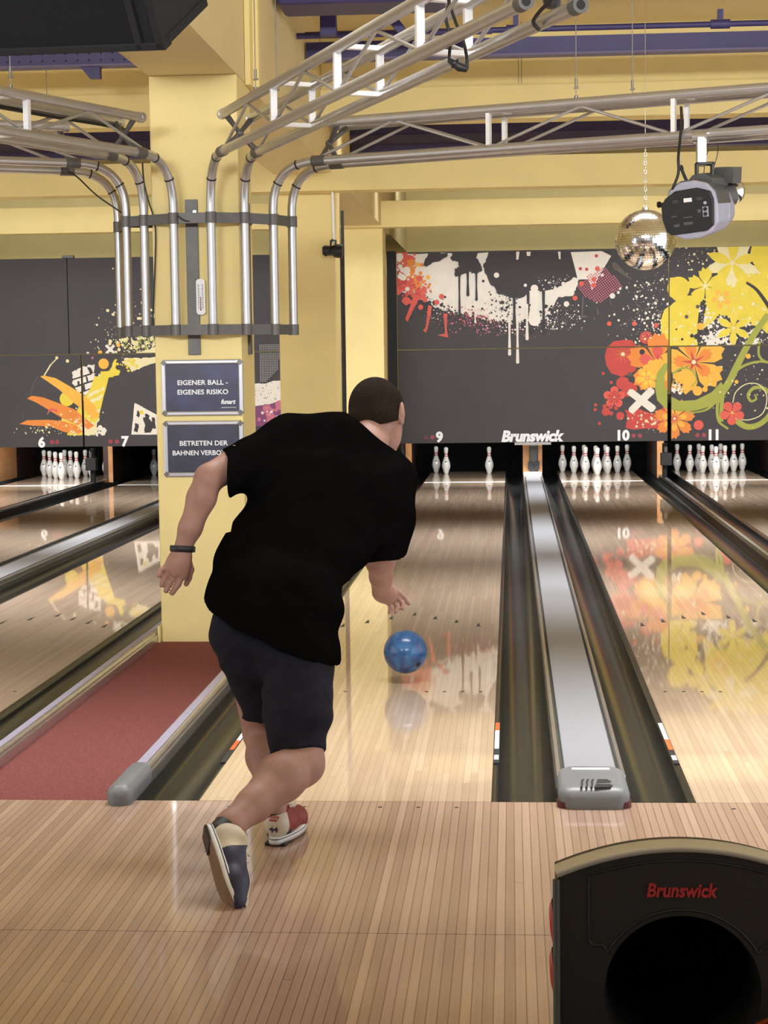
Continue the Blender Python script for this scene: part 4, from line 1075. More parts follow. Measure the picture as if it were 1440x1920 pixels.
# ------------------------------------------------------------------ aluminium trusses
CR = 0.025
def truss(label, tubes, dirv, length, sep_up, zl, zu, ups, diags, up_off, end_ring=False):
    """four chords; the two lower ones bend down into the rack; uprights, cross bars, diagonals"""
    d = Vector((dirv[0], dirv[1], 0)).normalized()
    S = []
    root = Vector((*TUBES[tubes[0]], 1.75))
    t = empty('lighting_truss', root, label, 'truss', 'aluminium trusses')
    low = []
    for k in tubes:
        x, y = TUBES[k]
        a = Vector((x, y, 1.765)); top = Vector((x, y, 2.46)); corner = Vector((x, y, zl)); out = corner + d * 0.28
        path = [a, top] + bez(top, corner, out, 12)[1:]
        build('bent_tube', MB().tube(path, CR, 18), 'alu', t)
        e = out + d * length
        mb = MB()
        mb.tube([out, e], CR, 18)
        build('chord', mb, 'alu', t)
        build('tube_joint', MB().cyl(out - d * 0.02, out + d * 0.06, CR + 0.005, 18), 'iron', t)
        mb = MB()
        for f in (4, 9):
            q = bez(top, corner, out, 12)
            mb.cyl(q[f], q[f] + (q[f + 1] - q[f]).normalized() * 0.008, CR + 0.003, 14)
        build('cable_tie', mb, 'cable', t)
        if end_ring:
            build('end_coupler', MB().cyl(e, e + d * 0.05, CR + 0.003, 18).cyl(e + d * 0.049, e + d * 0.0505, CR - 0.009, 18, 1), ['iron', 'black'], t)
        low.append((out, e))
    up = []
    for (o, e), off in zip(low, up_off):
        o2 = Vector((o.x, o.y, zu)) + d * off
        e2 = Vector((e.x, e.y, zu)) + d * (0.0 if not end_ring else 0.1)
        build('chord', MB().tube([o2, e2], CR, 18), 'alu', t)
        build('chord_end', MB().cyl(o2 - d * 0.012, o2 + d * 0.02, CR + 0.004, 18), 'alu', t)
        up.append((o2, e2))
    cross = d.cross(Vector((0, 0, 1)))
    # crossed end pieces
    mid = (low[0][0] + low[1][0]) / 2 + d * 0.03
    mid.z = (zl + zu) / 2
    mb = MB()
    for q in (up[0][0], up[1][0]):
        mb.tube([q + d * 0.05, Vector((mid.x, mid.y, mid.z))], [0.018, 0.011], 12)
    for q in (low[0][0], low[1][0]):
        mb.tube([q + d * 0.03, Vector((mid.x, mid.y, mid.z))], [0.018, 0.011], 12)
    mb.sphere(mid, 0.022, 12, 8)
    build('end_cross', mb, 'iron', t)
    for i in range(2):
        for u in ups:
            a = low[i][0] + d * u
            if u < length - 0.02:
                build('upright', MB().bar(a + Vector((0, 0, 0.02)), Vector((a.x, a.y, zu - 0.02)), 0.032, 0.022, up=(d.x, d.y, 0)), 'alulit', t)
        for u0, u1, s in diags:
            z0, z1 = (zl + 0.02, zu - 0.02) if s > 0 else (zu - 0.02, zl + 0.02)
            a, c = low[i][0] + d * u0, low[i][0] + d * u1
            if u1 < length:
                build('diagonal', MB().cyl((a.x, a.y, z0), (c.x, c.y, z1), 0.0085, 10), 'alu', t)
    for u in ups:
        if u < length - 0.02:
            for z in (zl, zu):
                a, c = low[0][0] + d * (u + 0.04), low[1][0] + d * (u + 0.04)
                a.z = c.z = z
                build('cross_bar', MB().bar(a, c, 0.030, 0.020), 'alulit', t)
    return t, low, up, d
seq = lambda s, p, n: [s + p * k for k in range(n)]
zig = lambda s, p, n: [x for k in range(n) for x in ((s + p * k + 0.04, s + p * (k + 0.5), 1), (s + p * (k + 0.5), s + p * (k + 1) - 0.04, -1))]
trC, lowC, upC, dC = truss('silver box truss rising from the pillar towards the viewer, top middle', 'ef', (0.388, -0.922), 4.11, 0, 2.74, 2.935, seq(1.08, 1.04, 3), zig(0.05, 1.04, 4), (0.04, -0.12), True)
trR, lowR, upR, dR = truss('long silver box truss running to the right of the pillar over the lanes', 'gh', (0.93, -0.37), 6.0, 0, 2.722, 2.93, seq(1.05, 1.02, 5), [(0.03, 0.48, 1), (0.50, 1.0, -1)] + zig(1.06, 1.02, 5), (0.10, 0.05))
trL, lowL, upL, dL = truss('near silver box truss running left from the pillar towards the viewer', 'dc', (-0.42, -0.91), 2.6, 0, 2.745, 2.935, seq(0.95, 1.0, 2), zig(-0.05, 1.0, 3), (0.0, -0.08))
trM, lowM, upM, dM = truss('far silver box truss running left from the pillar, behind the near one', 'ba', (-0.89, -0.46), 3.2, 0, 2.73, 2.93, seq(0.98, 1.0, 3), zig(-0.05, 1.0, 3), (0.05, 0.05))

# ------------------------------------------------------------------ wires, cables and lamps on the trusses
def wire(x, y, z0, z1, label, hook=True):
    t = empty('suspension_wire', (x, y, z0), label, 'wire', 'steel suspension wires')
    build('wire_strand', MB().cyl((x, y, z0), (x, y, z1), 0.0026, 8), 'wire', t)
    if hook:
        mb = MB().cyl((x, y, z0 + 0.06), (x, y, z0 + 0.10), 0.007, 8)
        mb.cyl((x - 0.012, y, z0 + 0.05), (x + 0.014, y, z0 + 0.052), 0.005, 8)
        mb.cyl((x, y, z0 - 0.005), (x, y, z0 + 0.012), 0.010, 10)
        build('wire_clamp', mb, 'wire', t)
def on(ch, px_frac):
    return ch[0] + (ch[1] - ch[0]) * px_frac
q = on(upC[0], 0.17); wire(q.x, q.y, q.z + 0.025, 4.27, 'steel wire holding the left chord of the middle truss near the pillar')
q = on(upC[1], 0.13); wire(q.x, q.y, q.z + 0.025, 4.27, 'steel wire holding the rear chord of the middle truss near the pillar')
q = on(upR[0], 0.245); wire(q.x, q.y, q.z + 0.025, 4.27, 'left one of two steel wires above the right truss')
q = on(upR[1], 0.29); wire(q.x, q.y, q.z + 0.025, 4.27, 'right one of two steel wires above the right truss')
q = on(upL[0], 0.41); wire(q.x, q.y, q.z + 0.025, 4.27, 'steel wire with ring holding the left near truss at the picture edge')
for a, lab in (((-2.916, 7.300, 3.374), 'thin dark rod hanging behind the left trusses'),):
    wire(a[0], a[1], 3.60, 4.27, lab, False)
for a, lab in (((0.693, 8.100, 3.813), 'left one of two dark rods hanging in front of the stepped beam'), ((0.718, 8.100, 3.813), 'right one of two dark rods hanging in front of the stepped beam')):
    wire(a[0], a[1], a[2] - 0.02, 4.27, lab, False)

def cable(pts, label, r=0.006, name='cable'):
    return prop(build(name, MB().tube(spline(pts, 8), r, 8), 'cable'), label, 'cable')
u0, u1 = upL[1]
cable([on(upL[1], -0.02) + Vector((0, 0, -0.035)), on(upL[1], 0.08) + Vector((0.02, 0, -0.034)), on(upL[1], 0.2) + Vector((0.01, 0, -0.036)), on(upL[1], 0.33) + Vector((0, 0, -0.034)), on(upL[1], 0.5) + Vector((0, 0, -0.035))], 'black cable tied under the rear upper chord of the left near truss', 0.009)
cable([(-1.57, 3.83, 2.43), (-1.62, 3.9, 2.47), (-1.76, 3.9, 2.57), (-1.86, 3.87, 2.67), (-1.90, 3.80, 2.70)], 'thin black cable looping from the far left truss to the bracket', 0.0045)
cable([(-1.448, 3.700, 2.728), (-1.444, 3.710, 2.625), (-1.422, 3.710, 2.520), (-1.396, 3.710, 2.430), (-1.386, 3.720, 2.326), (-1.398, 3.720, 2.087), (-1.412, 3.720, 1.876), (-1.418, 3.720, 1.770)], 'thin black cable hanging down the left edge of the pillar', 0.0045)
cable([(-1.236, 3.600, 2.419), (-1.202, 3.610, 2.395), (-1.165, 3.620, 2.389), (-1.148, 3.625, 2.389)], 'short black cable along the top ring of the bracket', 0.004)
q = on(lowC[0], 0.80)
cable([(0.404, 0.350, 2.931), (0.387, 0.300, 2.849), (0.398, 0.300, 2.795), (0.406, 0.280, 2.759), (0.401, 0.260, 2.717), (0.399, 0.250, 2.683)], 'left black cable drooping from the middle truss to the plug', 0.006)
cable([(0.392, 0.300, 2.921), (0.419, 0.280, 2.833), (0.446, 0.260, 2.764), (0.461, 0.250, 2.704), (0.464, 0.250, 2.651), (0.449, 0.250, 2.647)], 'right black cable drooping from the middle truss to the plug', 0.006)
t = empty('cable_plug', (0.430, 0.240, 2.658), 'black cable plug hanging below the middle truss', 'plug')
build('plug_body', MB().tube([(0.399, 0.250, 2.683), (0.418, 0.245, 2.670), (0.438, 0.240, 2.654), (0.465, 0.240, 2.645)], [0.010, 0.016, 0.017, 0.011], 14), 'cable', t)
build('ridge', MB().cyl((0.418, 0.245, 2.670), (0.422, 0.245, 2.667), 0.020, 14), 'lampblack', t)
cable([(0.717, -0.150, 2.711), (0.699, -0.200, 2.728), (0.725, -0.250, 2.757), (0.750, -0.300, 2.769), (0.767, -0.350, 2.785)], 'black cable at the open end of the middle truss', 0.007)
t = empty('stage_lamp', (0.762, -0.100, 2.792), 'small black stage lamp above the open end of the middle truss', 'lamp')
build('lamp_can', MB().tube([(0.766, -0.100, 2.856), (0.764, -0.100, 2.803), (0.762, -0.100, 2.790)], [0.029, 0.030, 0.026], 20), 'lampblack', t)
build('lamp_yoke', MB().bar((0.733, -0.100, 2.850), (0.741, -0.100, 2.814), 0.006, 0.02), 'lampblack', t)

# end plates joining chords at the open truss end
mb = MB()
mb.bar(lowC[0][1] + Vector((0, 0, 0)), upC[0][1] + Vector((0, 0, 0)), 0.05, 0.02)
mb.bar(lowC[1][1], upC[1][1], 0.05, 0.02)
mb.bar(lowC[0][1], upC[1][1], 0.03, 0.02)
build('end_brace', mb, 'alu', trC)

# moving-head projector lamp under the right truss
lp = (1.574, 2.950, 2.360)
t = empty('effect_projector', lp, 'large black and grey effect projector hanging under the right truss', 'projector')
def PB(px, py, y=2.95):
    return None
cx, cy, cz = lp
build('hook_clamp', MB().box(cx - 0.012, cx + 0.036, 2.86, 2.93, cz + 0.20, cz + 0.345).cyl((cx - 0.025, 2.91, cz + 0.347), (cx + 0.045, 2.882, cz + 0.347), 0.030, 18), 'rail', t, bevel=0.004)
mb = MB()
mb.box(cx - 0.018, cx - 0.004, 2.85, 2.93, cz + 0.075, cz + 0.215)
mb.box(cx + 0.060, cx + 0.074, 2.85, 2.93, cz + 0.075, cz + 0.215)
mb.box(cx - 0.018, cx + 0.074, 2.85, 2.93, cz + 0.203, cz + 0.217)
build('yoke', mb, 'lampblack', t, bevel=0.003)
ax = Vector((0.52, 0.84, 0.10)).normalized()      # optical axis points back and to the right
rx = Vector((0.84, -0.54, 0.08)); rx = (rx - ax * rx.dot(ax)).normalized()
uz = rx.cross(ax).normalized()
rl = math.radians(-3)
rx, uz = rx * math.cos(rl) + uz * math.sin(rl), uz * math.cos(rl) - rx * math.sin(rl)
c0 = Vector((cx - 0.055, 2.80, cz - 0.015))
def loc(a, c, d):
    return c0 + rx * a + uz * c + ax * d
body = [(-0.148, -0.02), (-0.14, -0.075), (-0.10, -0.135), (-0.04, -0.158), (0.04, -0.158), (0.11, -0.135), (0.148, -0.085), (0.152, 0.0), (0.14, 0.07), (0.10, 0.115), (0.03, 0.135), (-0.05, 0.13), (-0.11, 0.095)]
low_ = [q for q in body if q[1] <= 0.0]
def hull(sc0, sc1, d0, d1, pts):
    mb = MB()
    n = len(pts)
    vs = [loc(a * sc0, c * sc0, d0) for a, c in pts] + [loc(a * sc1, c * sc1, d1) for a, c in pts]
    mb.add(vs, [tuple(range(n)), tuple(reversed(range(n, 2 * n)))], 0)
    mb.add(vs, [(i, i + n, (i + 1) % n + n, (i + 1) % n) for i in range(n)], 0, False)
    return mb
build('shell', hull(1.0, 0.92, 0.0, 0.17, body), 'lampsilver', t, bevel=0.012, bseg=3, fix=True)
build('rear_shell', hull(0.93, 0.72, 0.165, 0.30, body), 'lampsilver', t, bevel=0.012, bseg=3, fix=True)
upper = [(-0.150, -0.01), (0.154, 0.005), (0.143, 0.075), (0.102, 0.119), (0.03, 0.139), (-0.05, 0.134), (-0.113, 0.098)]
build('top_cover', hull(1.015, 0.93, 0.01, 0.19, upper), 'lampgrey', t, bevel=0.01, fix=True)
pan = [(-0.150, -0.050), (-0.130, -0.112), (-0.105, -0.130), (0.09, -0.122), (0.128, -0.095), (0.136, 0.03), (0.120, 0.072), (0.05, 0.095), (-0.07, 0.088), (-0.128, 0.055), (-0.152, 0.02)]
build('control_panel', hull(1.0, 1.0, -0.014, 0.004, pan), 'lampblack', t, bevel=0.004, fix=True)
def patch(a0, a1, b0, b1, m, nm='socket'):
    mb = MB()
    mb.prism([(a0, b0), (a1, b0), (a1, b1), (a0, b1)], loc, -0.017, -0.013)
    return build(nm, mb, m, t, fix=True)
patch(-0.022, 0.022, 0.028, 0.048, 'white', 'display')
patch(0.078, 0.108, -0.052, -0.002, 'lampsilver', 'socket_plate')
build('socket', MB().cyl(loc(0.093, -0.014, -0.022), loc(0.093, -0.014, -0.012), 0.010, 14).cyl(loc(0.093, -0.039, -0.022), loc(0.093, -0.039, -0.012), 0.010, 14), 'cable', t)
build('fuse_holder', MB().cyl(loc(0.095, 0.016, -0.022), loc(0.095, 0.016, -0.012), 0.008, 14), 'lampsilver', t)
for a0, b0, w, h in ((-0.085, 0.030, 0.030, 0.004), (-0.085, 0.038, 0.030, 0.004), (0.05, 0.034, 0.030, 0.004), (0.05, 0.042, 0.030, 0.004), (-0.095, -0.04, 0.03, 0.006), (-0.03, -0.05, 0.05, 0.005), (-0.03, -0.085, 0.05, 0.014), (-0.085, -0.09, 0.03, 0.012), (0.05, -0.03, 0.018, 0.018)):
    patch(a0, a0 + w, b0, b0 + h, 'lampgrey', 'vent_slot')
build('knob', MB().cyl(loc(-0.175, 0.03, 0.02), loc(-0.145, 0.03, 0.02), 0.009, 12).cyl(loc(-0.185, 0.03, 0.02), loc(-0.172, 0.03, 0.02), 0.016, 8), 'lampblack', t)
build('tilt_handle', MB().cyl(loc(-0.06, 0.12, 0.12), loc(-0.09, 0.20, 0.12), 0.008, 10).cyl(loc(-0.088, 0.195, 0.12), loc(-0.096, 0.215, 0.12), 0.012, 10), 'lampblack', t)
build('bracket_arm', hull(1.0, 1.0, 0.05, 0.25, [(-0.06, 0.10), (0.10, 0.09), (0.12, 0.13), (0.06, 0.165), (0.0, 0.16)]), 'lampgrey', t, bevel=0.006, fix=True)
build('front_plate', MB().prism([(0.03, 0.13), (0.15, 0.10), (0.16, 0.18), (0.06, 0.19)], loc, 0.20, 0.30), 'lampgrey', t, fix=True)
build('lens', MB().sphere(loc(0.09, 0.06, 0.33), 0.062, 20, 12), 'chrome', t)
build('lens_barrel', MB().cyl(loc(0.04, 0.03, 0.22), loc(0.075, 0.05, 0.31), 0.065, 20), 'lampgrey', t)
cable([loc(-0.10, 0.10, 0.03), (1.440, 2.840, 2.449), (1.466, 2.840, 2.521), (1.467, 2.850, 2.601), (1.480, 2.900, 2.695), (1.491, 2.930, 2.784), (1.490, 2.950, 2.867)], 'black power cable running up from the projector to the right truss', 0.0075)
cable([(1.596, 2.900, 2.471), (1.601, 2.900, 2.537), (1.606, 2.900, 2.591), (1.620, 2.880, 2.636)], 'thin left safety wire beside the projector clamp', 0.002, 'safety_wire')
cable([(1.635, 2.920, 2.525), (1.657, 2.920, 2.571), (1.672, 2.920, 2.632), (1.678, 2.950, 2.681)], 'thin right safety wire beside the projector clamp', 0.002, 'safety_wire')

# mirror ball
q = (1.500, 5.500, 2.364); r = 0.1970
t = empty('mirror_ball', q, 'round mirror ball hanging on a chain beside the projector', 'mirror ball')
mb = MB()
rows = 36
rnd = random.Random(3)
for j in range(rows):
    t0_, t1_ = math.pi * j / rows, math.pi * (j + 1) / rows
    n = max(4, int(2 * rows * math.sin((t0_ + t1_) / 2)))
    for i in range(n):
        a0, a1 = 6.28319 * i / n, 6.28319 * (i + 1) / n
        g = 0.04
        ps = []
        for tt, aa in ((t0_ + g * (t1_ - t0_), a0 + g * (a1 - a0)), (t0_ + g * (t1_ - t0_), a1 - g * (a1 - a0)), (t1_ - g * (t1_ - t0_), a1 - g * (a1 - a0)), (t1_ - g * (t1_ - t0_), a0 + g * (a1 - a0))):
            k = r * (1 + rnd.uniform(-0.0012, 0.0012))
            ps.append((q[0] + k * math.sin(tt) * math.cos(aa), q[1] + k * math.sin(tt) * math.sin(aa), q[2] + k * math.cos(tt)))
        mb.add(ps, [(0, 3, 2, 1)])
build('mirror_tiles', mb, 'mirror', t)
build('ball_core', MB().sphere(q, r * 0.985, 40, 24), 'lampgrey', t)
build('top_cap', MB().cyl((q[0], q[1], q[2] + r * 0.985), (q[0], q[1], q[2] + r + 0.012), 0.022, 14), 'chrome', t)
mb = MB()
for k in range(15):
    z = q[2] + r + 0.02 + k * 0.028
    aa = (k % 2) * math.pi / 2
    pts = [Vector((q[0] + 0.008 * math.cos(b_) * math.cos(aa), q[1] + 0.008 * math.cos(b_) * math.sin(aa), z + 0.017 * math.sin(b_))) for b_ in [6.2832 * i / 10 for i in range(11)]]
    mb.tube(pts, 0.0028, 6, cap=False)
mb.cyl((q[0], q[1], z + 0.015), (q[0], q[1], 4.27), 0.0022, 6)
prop(build('hanging_chain', mb, 'chrome'), 'thin silver chain above the mirror ball', 'chain')

# little spotlight on a white rod
q = (-0.914, 9.130, 2.557)
t = empty('spotlight', (q[0], q[1], q[2]), 'small black spotlight hanging on a white rod in front of the second pillar', 'spotlight')
build('rod', MB().cyl((q[0] + 0.012, q[1], q[2] + 0.07), (q[0] + 0.004, q[1], 3.06), 0.011, 12), 'white', t)
build('yoke', MB().box(q[0] - 0.022, q[0] - 0.012, q[1] - 0.03, q[1] + 0.03, q[2] - 0.01, q[2] + 0.09).box(q[0] + 0.022, q[0] + 0.032, q[1] - 0.03, q[1] + 0.03, q[2] - 0.02, q[2] + 0.085).box(q[0] - 0.022, q[0] + 0.032, q[1] - 0.02, q[1] + 0.02, q[2] + 0.08, q[2] + 0.092), 'lampblack', t)
build('lamp_can', MB().tube([(q[0] - 0.088, q[1], q[2] + 0.002), (q[0] - 0.07, q[1], q[2] + 0.002), (q[0] - 0.0, q[1], q[2]), (q[0] + 0.02, q[1], q[2] - 0.002), (q[0] + 0.085, q[1], q[2] - 0.006)], [0.035, 0.044, 0.042, 0.058, 0.062], 24), 'lampblack', t)
build('power_lead', MB().tube(spline([(q[0] - 0.08, q[1] - 0.04, q[2] - 0.03), (q[0] - 0.05, q[1] - 0.05, q[2] - 0.045), (q[0] - 0.02, q[1] - 0.05, q[2] + 0.03), (q[0] + 0.0, q[1] - 0.02, q[2] + 0.1)], 6), 0.004, 8), 'cable', t)

# dark strip at the second pillar's back edge
prop(build('conduit', MB().box(-0.899, -0.873, 9.74, 9.78, 0.3, 2.95), 'lampblack'), 'dark vertical conduit at the back edge of the second pillar', 'conduit')

# ------------------------------------------------------------------ loudspeaker, top left
A = Vector((-0.435, -0.850, 2.552))
dd = Vector((0.27, 0.80, 0.53)).normalized()
ww = Vector((-0.965, 0.26, 0.02)); ww = (ww - dd * ww.dot(dd)).normalized()
hh = ww.cross(dd).normalized()
if hh.z < 0:
    hh = -hh
def sp(a, c, d):
    return A + ww * a + hh * c + dd * d
t = empty('loudspeaker', A, 'big black loudspeaker cabinet tilted down in the top left corner', 'loudspeaker')
def slab(a0, a1, b0, b1, d0, d1):
    mb = MB()
    vs = [sp(a, c, d) for d in (d0, d1) for c in (b0, b1) for a in (a0, a1)]
    return mb.add(vs, [(0, 2, 3, 1), (4, 5, 7, 6), (0, 1, 5, 4), (2, 6, 7, 3), (0, 4, 6, 2), (1, 3, 7, 5)])
build('cabinet', slab(0, 0.9, 0.0, 0.50, 0.02, 0.345), 'spk', t, bevel=0.006, fix=True)
build('bottom_lip', slab(-0.003, 0.903, -0.003, 0.022, 0.0, 0.05), 'spk', t, bevel=0.004, fix=True)
build('side_batten', slab(0.0, 0.03, 0.0, 0.5, 0.0, 0.03), 'spk', t, bevel=0.004, fix=True)
build('side_batten', slab(0.075, 0.10, 0.0, 0.5, 0.0, 0.03), 'spk', t, bevel=0.004, fix=True)
build('grille', slab(0.10, 0.9, 0.02, 0.5, 0.008, 0.024), 'spkdark', t, fix=True)
build('bottom_seam', slab(-0.004, 0.002, 0.030, 0.034, 0.03, 0.345), 'black', t, fix=True)

# ------------------------------------------------------------------ ball return in the foreground
RX, RY = 0.933, -3.0
t = empty('ball_return', (RX, RY, 0), 'charcoal ball return hood with a round dark opening, bottom right', 'ball return')
hw = 0.237
def arch(z0, hw_, rise, zside, n=24):
    pts = [(-hw_, z0)]
    for k in range(n + 1):
        a = -1 + 2 * k / n
        pts.append((a * hw_, zside + rise * (1 - a * a)))
    pts.append((hw_, z0))
    return pts
oz, orad = 0.386, 0.149
# front plate with a round hole: ring of quads between the hole and the arch outline
def front_with_hole(y, inset=0.0, mi=0, n=72):
    mb = MB()
    pts_o, pts_i = [], []
    for k in range(n):
        a = 2 * math.pi * k / n
        dx, dz = math.cos(a), math.sin(a)
        pts_i.append((RX + orad * dx, oz + orad * dz))
        # march to the outline
        lo_, hi_ = orad, 1.5
        for _ in range(40):
            m_ = (lo_ + hi_) / 2
            x, z = dx * m_, oz + dz * m_
            inside = abs(x) < hw - inset and z > 0.02 and z < 0.612 - inset + 0.052 * (1 - (x / hw) ** 2)
            lo_, hi_ = (m_, hi_) if inside else (lo_, m_)
        pts_o.append((RX + dx * lo_, oz + dz * lo_))
    vs = [(x, y, z) for x, z in pts_o] + [(x, y, z) for x, z in pts_i]
    mb.add(vs, [(k, (k + 1) % n, n + (k + 1) % n, n + k) for k in range(n)], mi)
    # tunnel behind the opening
    n2 = len(mb.v)
    vs2 = [(x, y, z) for x, z in pts_i] + [(RX + (x - RX) * 0.97, y + 0.02, oz + (z - oz) * 0.97) for x, z in pts_i] + [(RX + (x - RX) * 0.96, y + 0.45, oz + (z - oz) * 0.96) for x, z in pts_i]
    mb.add(vs2, [(r_ * n + k, r_ * n + (k + 1) % n, (r_ + 1) * n + (k + 1) % n, (r_ + 1) * n + k) for r_ in range(2) for k in range(n)], mi, True)
    mb.add([(RX + (x - RX) * 0.96, y + 0.45, oz + (z - oz) * 0.96) for x, z in pts_i], [tuple(range(n))], 1)
    return mb
build('front_plate', front_with_hole(RY), ['hood', 'pit'], t)
# side, top and back shell
mb = MB()
ar = arch(0.02, hw, 0.052, 0.612)
n = len(ar)
rings = []
for y, sc, dz in ((RY, 1.0, 0.0), (RY + 0.01, 1.012, 0.004), (RY + 0.09, 1.012, 0.0), (RY + 0.52, 0.97, -0.28)):
    rings.append([(RX + x * sc, y, max(0.02, z + dz) if z > 0.1 else 0.02) for x, z in ar])
for rr in rings:
    mb.v += rr
for i in range(3):
    for k in range(n - 1):
        mb.f.append((i * n + k, i * n + k + 1, (i + 1) * n + k + 1, (i + 1) * n + k)); mb.m.append(0); mb.s.append(False)
o = 3 * n
mb.f.append(tuple(o + k for k in range(n))); mb.m.append(0); mb.s.append(False)
build('hood_shell', mb, 'hood', t)
# pale edge band over the arch
mb = MB()
pr = [(x, z) for x, z in ar[1:-1]]
band = []
for y, up_, sc in ((RY - 0.006, -0.004, 1.0), (RY - 0.012, 0.003, 1.008), (RY - 0.006, 0.010, 1.018), (RY + 0.03, 0.012, 1.022), (RY + 0.06, 0.004, 1.015)):
    band.append([(RX + x * sc, y, z + up_) for x, z in pr])
for rr in band:
    mb.v += rr
n = len(pr)
for i in range(len(band) - 1):
    for k in range(n - 1):
        mb.f.append((i * n + k, i * n + k + 1, (i + 1) * n + k + 1, (i + 1) * n + k)); mb.m.append(0); mb.s.append(True)
build('top_band', mb, 'trim', t, label='pale grey band along the arched top')
for sx in (-1, 1):
    build('edge_bead', MB().tube([(RX + sx * hw * 1.01, RY - 0.006, 0.03), (RX + sx * hw * 1.01, RY - 0.006, 0.605)], 0.007, 10), 'lampgrey', t)
# raised panel above the opening with its outline
pl = []
for a in np.linspace(math.radians(152), math.radians(28), 25):
    pl.append((RX + (orad + 0.012) * math.cos(a), oz + (orad + 0.012) * math.sin(a)))
pts = [(RX - 0.178, 0.610), (RX - 0.178, oz + 0.10), (RX - 0.172, oz + 0.091)] + [(RX - 0.150, oz + 0.09)] + pl + [(RX + 0.150, oz + 0.09), (RX + 0.172, oz + 0.091), (RX + 0.178, oz + 0.10), (RX + 0.178, 0.610)]
top = [(RX + x, z - 0.022) for x, z in ar[1:-1] if abs(x) <= 0.178][::-1]
poly = pts + top
mb = MB()
N_ = len(poly)
ctr = [(a, c) for a, c in poly]
for i in range(N_):
    a, c = ctr[i - 1], ctr[i]
    mb.cyl((a[0], RY - 0.0015, a[1]), (c[0], RY - 0.0015, c[1]), 0.0022, 6)
build('panel_outline', mb, 'hood', t)
q = (0.929, -3.000, 0.573)
build('lettering', text_mb('Brunswick', lambda a, c, d: (q[0] + a, RY - 0.0005 - d, q[2] + c), 0.036, 0.004, bold=0.03, shear=0.18, width=0.133), 'redtext', t)
for z0, z1 in ((0.452, 0.528), (0.355, 0.430)):
    mb = MB()
    vs = []
    for k in range(9):
        u = k / 8
        z = z0 + (z1 - z0) * u
        b_ = 0.011 * math.sin(math.pi * (0.12 + 0.88 * (1 - u)) ** 0.8)
        vs += [(RX - hw - 0.002, RY + 0.01, z), (RX - hw - 0.003 - b_, RY + 0.03, z), (RX - hw - 0.003 - b_, RY + 0.12, z), (RX - hw - 0.002, RY + 0.14, z)]
    mb.add(vs, [(i * 4 + j, i * 4 + j + 1, i * 4 + j + 5, i * 4 + j + 4) for i in range(8) for j in range(3)] , 0, True)
    build('side_fin', mb, 'redplastic', t, label='red side fin')
# rack in front, mostly below the frame, with the ball in it
t = empty('ball_rack', (RX, RY - 0.45, 0), 'dark ball rack in front of the return hood', 'ball rack')
mb = MB()
mb.box(RX - 0.32, RX + 0.32, RY - 0.85, RY - 0.02, 0.10, 0.16)
build('tray', mb, 'hood', t, bevel=0.01)
for k in (-0.28, -0.08, 0.08, 0.28):
    build('rail', MB().tube([(RX + k, RY - 0.85, 0.19), (RX + k, RY - 0.03, 0.19)], 0.02, 12), 'hood', t)
build('pedestal', MB().box(RX - 0.2, RX + 0.2, RY - 0.7, RY - 0.2, 0.0, 0.10), 'black', t)
prop(build('bowling_ball', MB().sphere((RX + 0.18, RY - 0.115, 0.271), 0.108, 48, 32), 'ballorange'), 'orange and dark red swirled bowling ball on the rack, bottom right corner', 'bowling ball')
bc = (0.081, 2.430, 0.149)
t = empty('bowling_ball', (bc[0], bc[1], bc[2] - 0.108), 'blue pearl bowling ball just landing on lane nine', 'bowling ball')
build('ball_surface', MB().sphere(bc, 0.1085, 64, 40), 'ball', t)
hd = Vector((0.62, -0.62, -0.48)).normalized()
for off in ((0, 0, 0), (0.022, 0.005, 0.01), (0.008, 0.02, -0.03)):
    n_ = (hd + Vector(off) * 8 * 0.12).normalized()
    p_ = Vector(bc) + n_ * 0.1085
    build('finger_hole', MB().cyl(p_ - n_ * 0.002, p_ + n_ * 0.0006, 0.012, 16), 'cable', t)

